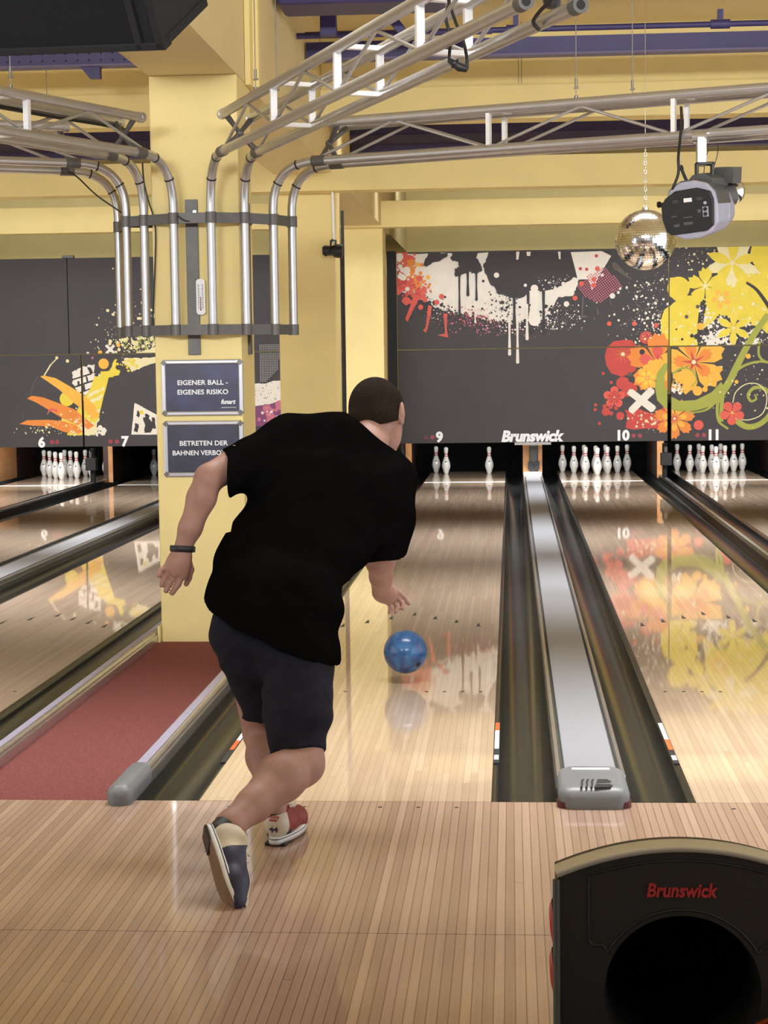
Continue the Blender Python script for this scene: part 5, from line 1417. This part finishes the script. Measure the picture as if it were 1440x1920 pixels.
# ------------------------------------------------------------------ the bowler: fields of distances turned into one smooth skin
class Field:
    def __init__(self, lo, hi, h):
        self.lo, self.h = np.array(lo, float), h
        self.n = np.ceil((np.array(hi) - self.lo) / h).astype(int) + 1
        self.v = np.full(self.n, 1.0, np.float32)
        self.ax = [(self.lo[i] + h * np.arange(self.n[i])).astype(np.float32) for i in range(3)]
    def _sub(self, lo, hi):
        a = np.clip(np.floor((np.array(lo) - self.lo) / self.h).astype(int), 0, self.n - 1)
        b = np.clip(np.ceil((np.array(hi) - self.lo) / self.h).astype(int) + 1, a + 1, self.n)
        sl = tuple(slice(a[i], b[i]) for i in range(3))
        X = self.ax[0][sl[0]][:, None, None]; Y = self.ax[1][sl[1]][None, :, None]; Z = self.ax[2][sl[2]][None, None, :]
        return sl, X, Y, Z
    def _join(self, sl, d, k):
        a = self.v[sl]
        if k <= 0:
            self.v[sl] = np.minimum(a, d)
        else:
            t = np.clip(0.5 + 0.5 * (a - d) / k, 0, 1)
            self.v[sl] = a * (1 - t) + d * t - k * t * (1 - t)
    def cone(self, p, q, r0, r1, k=0.02, sc=(1, 1, 1)):
        p, q, sc = np.array(p, float), np.array(q, float), np.array(sc, float)
        R = max(r0, r1) * sc.max() + k + 3 * self.h
        sl, X, Y, Z = self._sub(np.minimum(p, q) - R, np.maximum(p, q) + R)
        P, Q = p / sc, q / sc
        d = Q - P
        L = float(d @ d) or 1e-9
        x, y, z = X / sc[0] - P[0], Y / sc[1] - P[1], Z / sc[2] - P[2]
        t = np.clip((x * d[0] + y * d[1] + z * d[2]) / L, 0, 1)
        dist = np.sqrt((x - t * d[0]) ** 2 + (y - t * d[1]) ** 2 + (z - t * d[2]) ** 2) - (r0 + (r1 - r0) * t)
        self._join(sl, (dist * sc.min()).astype(np.float32), k)
        return self
    def chain(self, pts, rs, k=0.02, sc=(1, 1, 1)):
        for i in range(len(pts) - 1):
            self.cone(pts[i], pts[i + 1], rs[i], rs[i + 1], k, sc)
        return self
    def ell(self, c, rad, rot=None, k=0.02):
        c, rad = np.array(c, float), np.array(rad, float)
        R = rad.max() + k + 3 * self.h
        sl, X, Y, Z = self._sub(c - R, c + R)
        x, y, z = X - c[0], Y - c[1], Z - c[2]
        if rot is not None:
            r = np.array(rot)
            x, y, z = r[0][0] * x + r[0][1] * y + r[0][2] * z, r[1][0] * x + r[1][1] * y + r[1][2] * z, r[2][0] * x + r[2][1] * y + r[2][2] * z
        k0 = np.sqrt((x / rad[0]) ** 2 + (y / rad[1]) ** 2 + (z / rad[2]) ** 2)
        k1 = np.sqrt((x / rad[0] ** 2) ** 2 + (y / rad[1] ** 2) ** 2 + (z / rad[2] ** 2) ** 2) + 1e-6
        self._join(sl, (k0 * (k0 - 1) / k1).astype(np.float32), k)
        return self
    def plane(self, p, n, k=0.0, box=None):
        """keep the side the normal points away from"""
        p, n = np.array(p, float), np.array(n, float)
        n = n / np.linalg.norm(n)
        sl, X, Y, Z = self._sub(*(box or (self.lo, self.lo + self.h * self.n)))
        d = ((X - p[0]) * n[0] + (Y - p[1]) * n[1] + (Z - p[2]) * n[2]).astype(np.float32)
        self.v[sl] = np.maximum(self.v[sl], d)
        return self
    def ripple(self, amp, fx, fy, fz, ph=0.0):
        X, Y, Z = self.ax[0][:, None, None], self.ax[1][None, :, None], self.ax[2][None, None, :]
        self.v += (amp * np.sin(fx * X + fy * Y + fz * Z + ph + 0.8 * np.sin(0.6 * fz * X + 0.4 * fx * Z))).astype(np.float32)
        return self
    def mesh(self):
        v, h = self.v, self.h
        s = v < 0
        cnt = np.zeros(tuple(self.n - 1), np.int8)
        for i in (0, 1):
            for j in (0, 1):
                for k in (0, 1):
                    cnt += s[i:self.n[0] - 1 + i, j:self.n[1] - 1 + j, k:self.n[2] - 1 + k]
        act = np.argwhere((cnt > 0) & (cnt < 8))
        idx = np.full(tuple(self.n - 1), -1, np.int32)
        idx[act[:, 0], act[:, 1], act[:, 2]] = np.arange(len(act))
        acc, num = np.zeros((len(act), 3)), np.zeros(len(act))
        cor = [(i, j, k) for i in (0, 1) for j in (0, 1) for k in (0, 1)]
        val = {c: v[act[:, 0] + c[0], act[:, 1] + c[1], act[:, 2] + c[2]].astype(float) for c in cor}
        for a in cor:
            for d in range(3):
                if a[d] == 0:
                    b = list(a); b[d] = 1; b = tuple(b)
                    va, vb = val[a], val[b]
                    m = (va < 0) != (vb < 0)
                    t = np.where(m, va / np.where(m, va - vb, 1), 0)
                    p = np.tile(np.array(a, float), (len(act), 1)); p[:, d] += t
                    acc[m] += p[m]; num[m] += 1
        V = self.lo + h * (act + acc / num[:, None])
        F = []
        for d in range(3):
            e1, e2 = (d + 1) % 3, (d + 2) % 3
            lo_ = [slice(None)] * 3; hi_ = [slice(None)] * 3
            lo_[d] = slice(0, -1); hi_[d] = slice(1, None)
            A, B = s[tuple(lo_)], s[tuple(hi_)]
            E = np.argwhere(A != B)
            E = E[(E[:, e1] > 0) & (E[:, e2] > 0) & (E[:, e1] < self.n[e1] - 1) & (E[:, e2] < self.n[e2] - 1)]
            o1 = np.zeros(3, int); o1[e1] = 1
            o2 = np.zeros(3, int); o2[e2] = 1
            g = lambda q: idx[q[:, 0], q[:, 1], q[:, 2]]
            q = np.stack([g(E - o1 - o2), g(E - o2), g(E), g(E - o1)], 1)
            ins = A[E[:, 0], E[:, 1], E[:, 2]]
            q = np.where(ins[:, None], q, q[:, ::-1])
            F.append(q)
        return V, np.concatenate(F)

def skin(name, V, F, m, parent=None, **kw):
    me = bpy.data.meshes.new(name)
    org = np.array(ORG[parent]) if parent is not None else np.array([V[:, 0].mean(), V[:, 1].mean(), V[:, 2].min()])
    me.vertices.add(len(V)); me.vertices.foreach_set('co', (V - org).astype(np.float32).ravel())
    me.loops.add(len(F) * 4); me.loops.foreach_set('vertex_index', F.astype(np.int32).ravel())
    me.polygons.add(len(F)); me.polygons.foreach_set('loop_start', np.arange(0, len(F) * 4, 4, dtype=np.int32))
    me.update(calc_edges=True); me.validate()
    me.polygons.foreach_set('use_smooth', np.ones(len(me.polygons), bool))
    me.materials.append(M[m])
    o = bpy.data.objects.new(name, me)
    C.collection.objects.link(o)
    if parent is not None:
        o.parent = parent
    else:
        o.location = org
    ORG[o] = Vector(org)
    return prop(o, **kw)

J = dict(
    hipL=(-0.270, -0.420, 0.668), hipR=(-0.117, -0.450, 0.654), kneeL=(-0.267, -0.240, 0.306), kneeR=(-0.074, -0.660, 0.289),
    ankL=(-0.175, -0.560, 0.089), ankR=(-0.261, -1.000, 0.173),
    shL=(-0.209, -0.100, 1.312), elL=(-0.416, -0.330, 1.204), wrL=(-0.508, -0.360, 0.962),
    shR=(0.174, 0.020, 1.182), elR=(0.142, -0.020, 0.923), wrR=(0.134, 0.170, 0.764),
    neck0=(0.102, 0.020, 1.288), neck1=(0.119, 0.120, 1.376), head=(0.126, 0.160, 1.414), chest=(-0.035, -0.120, 1.151), belly=(-0.180, -0.240, 0.892), pelvis=(-0.195, -0.400, 0.710))
body = Field((-0.95, -1.18, 0.02), (0.42, 0.48, 1.62), 0.0048)
B = body
# torso core under the clothes
B.chain([J['neck0'], J['chest'], J['belly'], J['pelvis']], [0.06, 0.07, 0.09, 0.10], 0.04)
# head: skull, jaw, face
hd_ax = Vector((0.30, 0.86, -0.42)).normalized()             # where he looks: forward, down, to the right
hd_up = (Vector((-0.06, 0.40, 0.92)) - hd_ax * Vector((-0.06, 0.40, 0.92)).dot(hd_ax)).normalized()
hd_rt = hd_ax.cross(hd_up).normalized()
H = Vector(J['head'])
rotH = [tuple(hd_rt), tuple(hd_ax), tuple(hd_up)]
def hp(a, f, u):
    return tuple(H + hd_rt * a + hd_ax * f + hd_up * u)
B.ell(hp(0, 0, 0.0), (0.094, 0.112, 0.112), rotH, 0.02)
B.ell(hp(0, 0.05, -0.075), (0.070, 0.070, 0.080), rotH, 0.03)
B.ell(hp(0, 0.098, -0.125), (0.030, 0.028, 0.024), rotH, 0.02)
B.cone(hp(0, 0.112, -0.010), hp(0, 0.137, -0.052), 0.010, 0.015, 0.012)
for s in (-1, 1):
    B.ell(hp(s * 0.015, 0.126, -0.055), (0.009, 0.010, 0.008), rotH, 0.008)
    B.cone(hp(s * 0.014, 0.108, 0.006), hp(s * 0.052, 0.095, 0.008), 0.008, 0.007, 0.012)
    B.ell(hp(s * 0.095, -0.005, -0.030), (0.013, 0.022, 0.036), rotH, 0.006)
    B.ell(hp(s * 0.104, -0.018, -0.022), (0.008, 0.012, 0.030), rotH, 0.004)
    B.ell(hp(s * 0.094, 0.002, -0.064), (0.009, 0.010, 0.010), rotH, 0.006)
B.cone(hp(-0.024, 0.116, -0.090), hp(0.024, 0.116, -0.090), 0.007, 0.007, 0.008)
B.chain([J['neck0'], J['neck1'], hp(0, -0.02, -0.04)], [0.072, 0.068, 0.070], 0.03)
# left arm held out behind, palm back
B.chain([J['shL'], tuple((Vector(J['shL']) * 0.45 + Vector(J['elL']) * 0.55)), J['elL']], [0.064, 0.058, 0.047], 0.03)
fa = Vector(J['elL']); fb = Vector(J['wrL'])
B.chain([fa, fa.lerp(fb, 0.28), fa.lerp(fb, 0.7), fb], [0.046, 0.048, 0.038, 0.030], 0.02, (1, 1, 1))
wl = Vector(J['wrL'])
pal = [(-0.510, -0.362, 0.944), (-0.522, -0.368, 0.916), (-0.529, -0.372, 0.891)]
B.chain(pal, [0.030, 0.035, 0.033], 0.015)
B.cone((-0.500, -0.366, 0.934), (-0.502, -0.374, 0.876), 0.025, 0.017, 0.014)
B.cone((-0.530, -0.364, 0.934), (-0.559, -0.376, 0.899), 0.023, 0.015, 0.014)
FL = [[((-0.562, -0.372, 0.904)), ((-0.576, -0.395, 0.895)), ((-0.580, -0.412, 0.879))],
      [((-0.549, -0.374, 0.887)), ((-0.565, -0.400, 0.870)), ((-0.571, -0.416, 0.847))],
      [((-0.531, -0.376, 0.875)), ((-0.547, -0.400, 0.852)), ((-0.557, -0.414, 0.827))],
      [((-0.509, -0.376, 0.873)), ((-0.519, -0.394, 0.846)), ((-0.538, -0.404, 0.818))]]
for f, r in zip(FL, (0.0098, 0.0106, 0.0110, 0.0112)):
    B.chain(f, [r * 1.08, r, r * 0.86], 0.004)
B.chain([(-0.492, -0.352, 0.921), (-0.484, -0.345, 0.891), (-0.491, -0.345, 0.862), (-0.499, -0.350, 0.842)], [0.015, 0.0125, 0.011, 0.0095], 0.006)
# right arm swinging through
B.chain([J['shR'], tuple(Vector(J['shR']).lerp(Vector(J['elR']), 0.55)), J['elR']], [0.066, 0.060, 0.050], 0.03)
fa = Vector(J['elR']); fb = Vector(J['wrR'])
B.chain([fa, fa.lerp(fb, 0.3), fa.lerp(fb, 0.72), fb], [0.052, 0.051, 0.041, 0.034], 0.02)
B.chain([(0.134, 0.170, 0.764), (0.140, 0.200, 0.740), (0.158, 0.225, 0.725)], [0.034, 0.037, 0.032], 0.018)
B.cone((0.125, 0.190, 0.738), (0.150, 0.215, 0.714), 0.026, 0.020, 0.015)
for f, r in zip(([(0.167, 0.235, 0.742), (0.192, 0.255, 0.729), (0.213, 0.258, 0.710), (0.228, 0.250, 0.689)],
                 [(0.167, 0.232, 0.726), (0.190, 0.250, 0.709), (0.206, 0.245, 0.690), (0.206, 0.232, 0.672)],
                 [(0.160, 0.225, 0.715), (0.176, 0.240, 0.695), (0.187, 0.232, 0.676), (0.181, 0.218, 0.662)],
                 [(0.146, 0.215, 0.710), (0.157, 0.226, 0.691), (0.163, 0.220, 0.673), (0.158, 0.208, 0.663)]), (0.0095, 0.0095, 0.0092, 0.0082)):
    B.chain(f, [r * 1.08, r, r * 0.95, r * 0.85], 0.004)
B.chain([(0.144, 0.205, 0.757), (0.168, 0.228, 0.750), (0.182, 0.245, 0.734), (0.191, 0.262, 0.716)], [0.016, 0.0125, 0.011, 0.0095], 0.006)
# legs
kL, aL = Vector(J['kneeL']), Vector(J['ankL'])
B.chain([J['hipL'], J['kneeL']], [0.095, 0.062], 0.03)
B.chain([kL, kL.lerp(aL, 0.30) + Vector((0, -0.012, 0)), kL.lerp(aL, 0.7), aL, aL + Vector((0.01, 0.02, -0.05))], [0.058, 0.062, 0.046, 0.038, 0.036], 0.025)
kR, aR = Vector(J['kneeR']), Vector(J['ankR'])
B.chain([J['hipR'], J['kneeR']], [0.105, 0.070], 0.03)
B.chain([kR, kR.lerp(aR, 0.30) + Vector((0.0, 0.0, 0.012)), kR.lerp(aR, 0.68), aR, aR + Vector((-0.01, -0.01, -0.04))], [0.072, 0.077, 0.053, 0.042, 0.038], 0.025)
V, F = body.mesh()
person = skin('person', V, F, 'skin', label='bowling man in a black T-shirt and navy shorts, bent forward after releasing the ball', cat='person')

# hair: a cap over the skull, ending at the neck and above the ears
hf = Field((H - Vector((0.18,) * 3)), (H + Vector((0.18,) * 3)), 0.0042)
hf.ell(hp(0, -0.004, 0.002), (0.101, 0.120, 0.120), rotH, 0.0)
hf.cone(hp(-0.03, -0.058, -0.065), hp(0.03, -0.058, -0.065), 0.056, 0.056, 0.03)
hf.plane(hp(0, 0.072, 0.02), tuple(hd_ax * 0.95 - hd_up * 0.35))
hf.plane(hp(0, -0.03, -0.070), tuple(-hd_up * 0.93 + hd_ax * 0.50))
V, F = hf.mesh()
skin('hair', V, F, 'hair', person, label='short dark brown hair')

# T-shirt
sf = Field((-0.80, -0.80, 0.50), (0.45, 0.42, 1.62), 0.0062)
ys = 0.76
S = lambda *a: sf.cone(*a, 0.055, (1, ys, 1))
S((-0.181, -0.100, 1.308), (0.164, 0.000, 1.185), 0.075, 0.084)
S((-0.146, -0.140, 1.191), (0.092, -0.070, 1.128), 0.135, 0.135)
S((-0.163, -0.200, 1.046), (0.003, -0.150, 0.994), 0.162, 0.150)
S((-0.246, -0.270, 0.900), (-0.102, -0.240, 0.877), 0.168, 0.165)
ys = 0.98
S((-0.262, -0.380, 0.790), (-0.121, -0.400, 0.765), 0.168, 0.166)
S((-0.248, -0.420, 0.686), (-0.125, -0.450, 0.618), 0.170, 0.150)
S((-0.213, -0.440, 0.617), (-0.109, -0.470, 0.585), 0.150, 0.138)
sf.cone((-0.064, -0.040, 1.308), (0.102, 0.030, 1.303), 0.088, 0.092, 0.05)
sf.cone((-0.161, -0.100, 1.345), (0.011, -0.020, 1.340), 0.065, 0.068, 0.05)
# sleeves
sL0, sL1 = Vector((-0.223, -0.110, 1.290)), Vector((-0.345, -0.250, 1.224))
sf.cone(sL0, sL1 + (sL1 - sL0) * 0.5, 0.082, 0.082, 0.05)
sR0, sR1 = Vector((0.182, 0.010, 1.160)), Vector((0.149, -0.010, 0.902))
sf.cone(sR0, (0.161, 0.000, 1.007), 0.094, 0.098, 0.05)
sf.cone((0.161, 0.000, 1.007), sR1 + (sR1 - sR0) * 0.3, 0.098, 0.076, 0.04)
nL = (sL1 - sL0).normalized()
sf.plane(sL1, (-0.86, -0.2, -0.40), box=((-0.80, -0.60, 1.02), (-0.355, 0.10, 1.50)))
sf.plane(sR1, (0.02, 0.25, -1.0), box=((-0.06, -0.30, 0.60), (0.45, 0.42, 1.02)))
# lower hem, slanting down to the right, longer at the back
h0, h1 = Vector((-0.400, -0.560, 0.770)), Vector((0.031, -0.580, 0.581))
hv = (h1 - h0)
hn = Vector((hv.z, 0.10 * hv.x, -hv.x)).normalized()
sf.plane(h0, tuple(hn), box=((-0.80, -0.80, 0.50), (0.1, 0.2, 0.90)))
# neck opening
nk = Vector((0.134, 0.070, 1.366))
nk = Vector((0.115, 0.040, 1.337))
sf.plane(nk, (0.63, 0.08, 0.78), box=((-0.30, -0.25, 1.25), (0.20, 0.42, 1.62)))
sf.ripple(0.0022, 26, 10, 34).ripple(0.0016, -18, 22, 50, 1.0)
V, F = sf.mesh()
shirt = skin('t_shirt', V, F, 'shirt', person, label='black T-shirt')

# shorts
pf = Field((-0.62, -0.90, 0.20), (0.12, 0.12, 0.95), 0.0055)
pf.cone((-0.274, -0.410, 0.685), (-0.131, -0.440, 0.644), 0.138, 0.140, 0.05, (1, 0.88, 1))
pf.chain([(-0.098, -0.470, 0.603), (-0.097, -0.560, 0.458), (-0.089, -0.650, 0.299)], [0.118, 0.110, 0.090], 0.04, (1, 1.02, 1))
pf.chain([(-0.274, -0.400, 0.601), (-0.253, -0.330, 0.478), (-0.256, -0.260, 0.333)], [0.108, 0.086, 0.070], 0.03)
pf.plane((-0.089, -0.660, 0.328), (0.16, -0.45, -1.0), box=((-0.25, -0.90, 0.10), (0.12, 0.12, 0.60)))
pf.plane((-0.259, -0.300, 0.382), (0.0, 0.45, -0.9), box=((-0.62, -0.52, 0.20), (-0.238, 0.12, 0.70)))
pf.ripple(0.0026, 20, 14, 46).ripple(0.0018, -30, 22, 70, 0.6)
V, F = pf.mesh()
skin('shorts', V, F, 'shorts', person, label='navy denim shorts')

# wristband on the left wrist
wa = (Vector(J['elL']) - wl).normalized()
mb = MB()
wc = Vector((-0.508, -0.360, 0.964))
n1 = wa.cross(Vector((0, 1, 0))).normalized(); n2 = wa.cross(n1)
tiltw = (wa + n1 * 0.32).normalized(); n1 = (n1 - tiltw * n1.dot(tiltw)).normalized(); n2 = tiltw.cross(n1)
R_ = []
for k in range(28):
    a = 6.2832 * k / 28
    for dz, rr in ((-0.011, 0.0345), (-0.009, 0.0375), (0.009, 0.0385), (0.011, 0.0355)):
        R_.append(wc + tiltw * dz + n1 * math.cos(a) * rr * 1.12 + n2 * math.sin(a) * rr)
mb.add(R_, [(k * 4 + j, k * 4 + (j + 1) % 4, ((k + 1) % 28) * 4 + (j + 1) % 4, ((k + 1) % 28) * 4 + j) for k in range(28) for j in range(4)], 0, True)
wb = build('wristband', mb, 'cable', person, label='black fitness wristband')
build('band_display', MB().obox(wc - n1 * 0.040, tiltw, n2, n1, 0.010, 0.018, 0.003), 'lampblack', wb, bevel=0.002)

# bowling shoes, each in its own frame: x across, y towards the toe, z up
def shoe(origin, fwd, up, side_r, side_l, num, name_label):
    O = Vector(origin); f = Vector(fwd).normalized(); u = Vector(up); u = (u - f * u.dot(f)).normalized(); r = f.cross(u).normalized()
    Mx = np.array([list(r), list(f), list(u)]).T
    def W(V):
        return V @ Mx.T + np.array(O)
    fl = Field((-0.075, -0.03, -0.01), (0.075, 0.32, 0.16), 0.0042)
    fl.chain([(0, 0.042, 0.055), (0.002, 0.12, 0.050), (0.004, 0.20, 0.040), (0.002, 0.255, 0.034)], [0.040, 0.042, 0.049, 0.040], 0.02, (1, 1, 0.95))
    fl.cone((0, 0.040, 0.07), (0, 0.060, 0.105), 0.038, 0.040, 0.02)
    fl.cone((0, 0.10, 0.085), (0, 0.17, 0.065), 0.026, 0.026, 0.025)
    fl.plane((0, 0, 0.020), (0, 0, -1))
    fl.plane((0, 0.05, 0.108), (0, -0.25, 1))
    V, F = fl.mesh()
    cen = V[F].mean(1)
    reg = np.where(cen[:, 1] < (0.038 if num else 0.095), 0, np.where((np.abs(cen[:, 0]) < 0.024) & (cen[:, 2] > 0.055), 3, np.where(cen[:, 0] > 0, 1, 2)))
    first = None
    for k, nm, m, lb in ((1, 'upper_panel', side_r, None), (2, 'upper_panel', side_l, None), (0, 'heel_panel', 'beige', 'beige heel panel'), (3, 'tongue', 'beige', 'beige tongue')):
        G = F[reg == k]
        ids = np.unique(G)
        mp_ = np.full(len(V), -1); mp_[ids] = np.arange(len(ids))
        if first is None:
            first = skin('bowling_shoe', W(V[ids]), mp_[G], m, person, label=name_label)
        else:
            o = skin(nm, W(V[ids]), mp_[G], m, person, label=lb)
            o.parent = first; ORG[o] = ORG[first]
    # sole outline
    out = []
    for k in range(48):
        a = 6.2832 * k / 48
        yy = 0.142 + 0.152 * math.sin(a)
        w = 0.040 + 0.014 * math.sin(min(1, max(0, (yy - 0.02) / 0.28)) * math.pi * 0.85)
        out.append((w * math.cos(a) * (abs(math.cos(a)) ** -0.25 if abs(math.cos(a)) > 0.02 else 1) + 0.003, yy))
    def ring(z, grow, lift):
        return [tuple(W(np.array([[x * grow, 0.135 + (y - 0.135) * grow, z + lift * max(0, (y - 0.17) / 0.12) ** 2 * 0.02]]))[0]) for x, y in out]
    for z0, z1, m, nm, g0, g1 in ((0.006, 0.026, 'solewhite', 'sole', 1.0, 1.0), (0.0, 0.006, 'soletan', 'outsole', 0.97, 0.99)):
        a, b_ = ring(z0, g0, 1.0), ring(z1, g1, 1.0)
        mb = MB()
        mb.add(a + b_, [(i, (i + 1) % 48, 48 + (i + 1) % 48, 48 + i) for i in range(48)], 0, True)
        mb.add(a, [tuple(reversed(range(48)))]); mb.add(b_, [tuple(range(48))])
        o = build(nm, mb, m, person, fix=True); o.parent = first
    mb = MB()
    a, b_ = ring(0.020, 1.012, 1.0), ring(0.0232, 1.012, 1.0)
    mb.add(a + b_, [(i, (i + 1) % 48, 48 + (i + 1) % 48, 48 + i) for i in range(48)], 0, True)
    o = build('sole_stripe', mb, 'shoenavy', person); o.parent = first
    o = build('heel_block', MB().add([tuple(W(np.array([q]))[0]) for q in [(x, y, z) for z in (-0.004, 0.006) for x, y in ((-0.034, 0.004), (0.038, 0.004), (0.042, 0.07), (-0.038, 0.07))]], [(3, 2, 1, 0), (4, 5, 6, 7), (0, 1, 5, 4), (1, 2, 6, 5), (2, 3, 7, 6), (3, 0, 4, 7)]), 'lampblack', person, bevel=0.003); o.parent = first
    if num:
        def hw_(a, c, d):
            # lettering follows the round of the heel
            ang = a / 0.046
            rad = 0.0435 + d
            return tuple(W(np.array([[math.sin(ang) * rad, 0.042 - math.cos(ang) * rad, c]]))[0])
        o = build('size_number', text_mb('44', lambda a, c, d: hw_(a, c + 0.044, d), 0.032, 0.0008, bold=0.03), 'shoenavy', person); o.parent = first
        o = build('heel_lettering', text_mb('bowling', lambda a, c, d: hw_(a, c + 0.092, d), 0.013, 0.0008, bold=0.03), 'redtext', person); o.parent = first
        o = build('heel_lettering', text_mb('shoes', lambda a, c, d: hw_(a, c + 0.081, d), 0.013, 0.0008, bold=0.03), 'redtext', person); o.parent = first
    mb = MB()
    for k in range(4):
        y = 0.115 + k * 0.026
        z = 0.112 - k * 0.0125
        pts = [W(np.array([[x, y + 0.006 * (1 if x > 0 else -1), z - 0.35 * abs(x) ** 1.2]]))[0] for x in np.linspace(-0.027, 0.027, 7)]
        mb.tube([tuple(q) for q in pts], 0.003, 6)
    o = build('laces', mb, 'solewhite', person); o.parent = first
    return first
hl = (-0.181, -0.618, -0.000)
shoe((hl[0] + 0.004, hl[1] + 0.004, 0.0045), (0.17, 0.985, 0.0), (0, 0, 1), 'shoered', 'shoenavy', True, 'dark red and beige bowling shoe marked 44')
shoe((-0.323, -1.100, 0.186), (0.08, -0.15, -0.165), (0.72, 0.35, 0.10), 'shoenavy', 'beige', False, 'navy and beige bowling shoe lifted behind, toe down')
# socks
sk = Field((aL - Vector((0.1, 0.1, 0.12))), (aL + Vector((0.1, 0.12, 0.1))), 0.0045)
sk.cone(aL + Vector((0, 0, 0.012)), aL + Vector((0.008, 0.02, -0.06)), 0.043, 0.043, 0.0)
sk.plane(aL + Vector((0, 0, 0.018)), (0, 0, 1))
V, F = sk.mesh(); skin('sock', V, F, 'cable', person, label='black ankle sock')
sk = Field((aR - Vector((0.12, 0.12, 0.12))), (aR + Vector((0.12, 0.12, 0.12))), 0.0045)
dR_ = (aR - kR).normalized()
sk.cone(aR - dR_ * 0.0, aR + dR_ * 0.05, 0.0455, 0.040, 0.0)
sk.plane(aR + dR_ * 0.01, tuple(-dR_))
V, F = sk.mesh(); skin('sock', V, F, 'cable', person, label='black ankle sock')
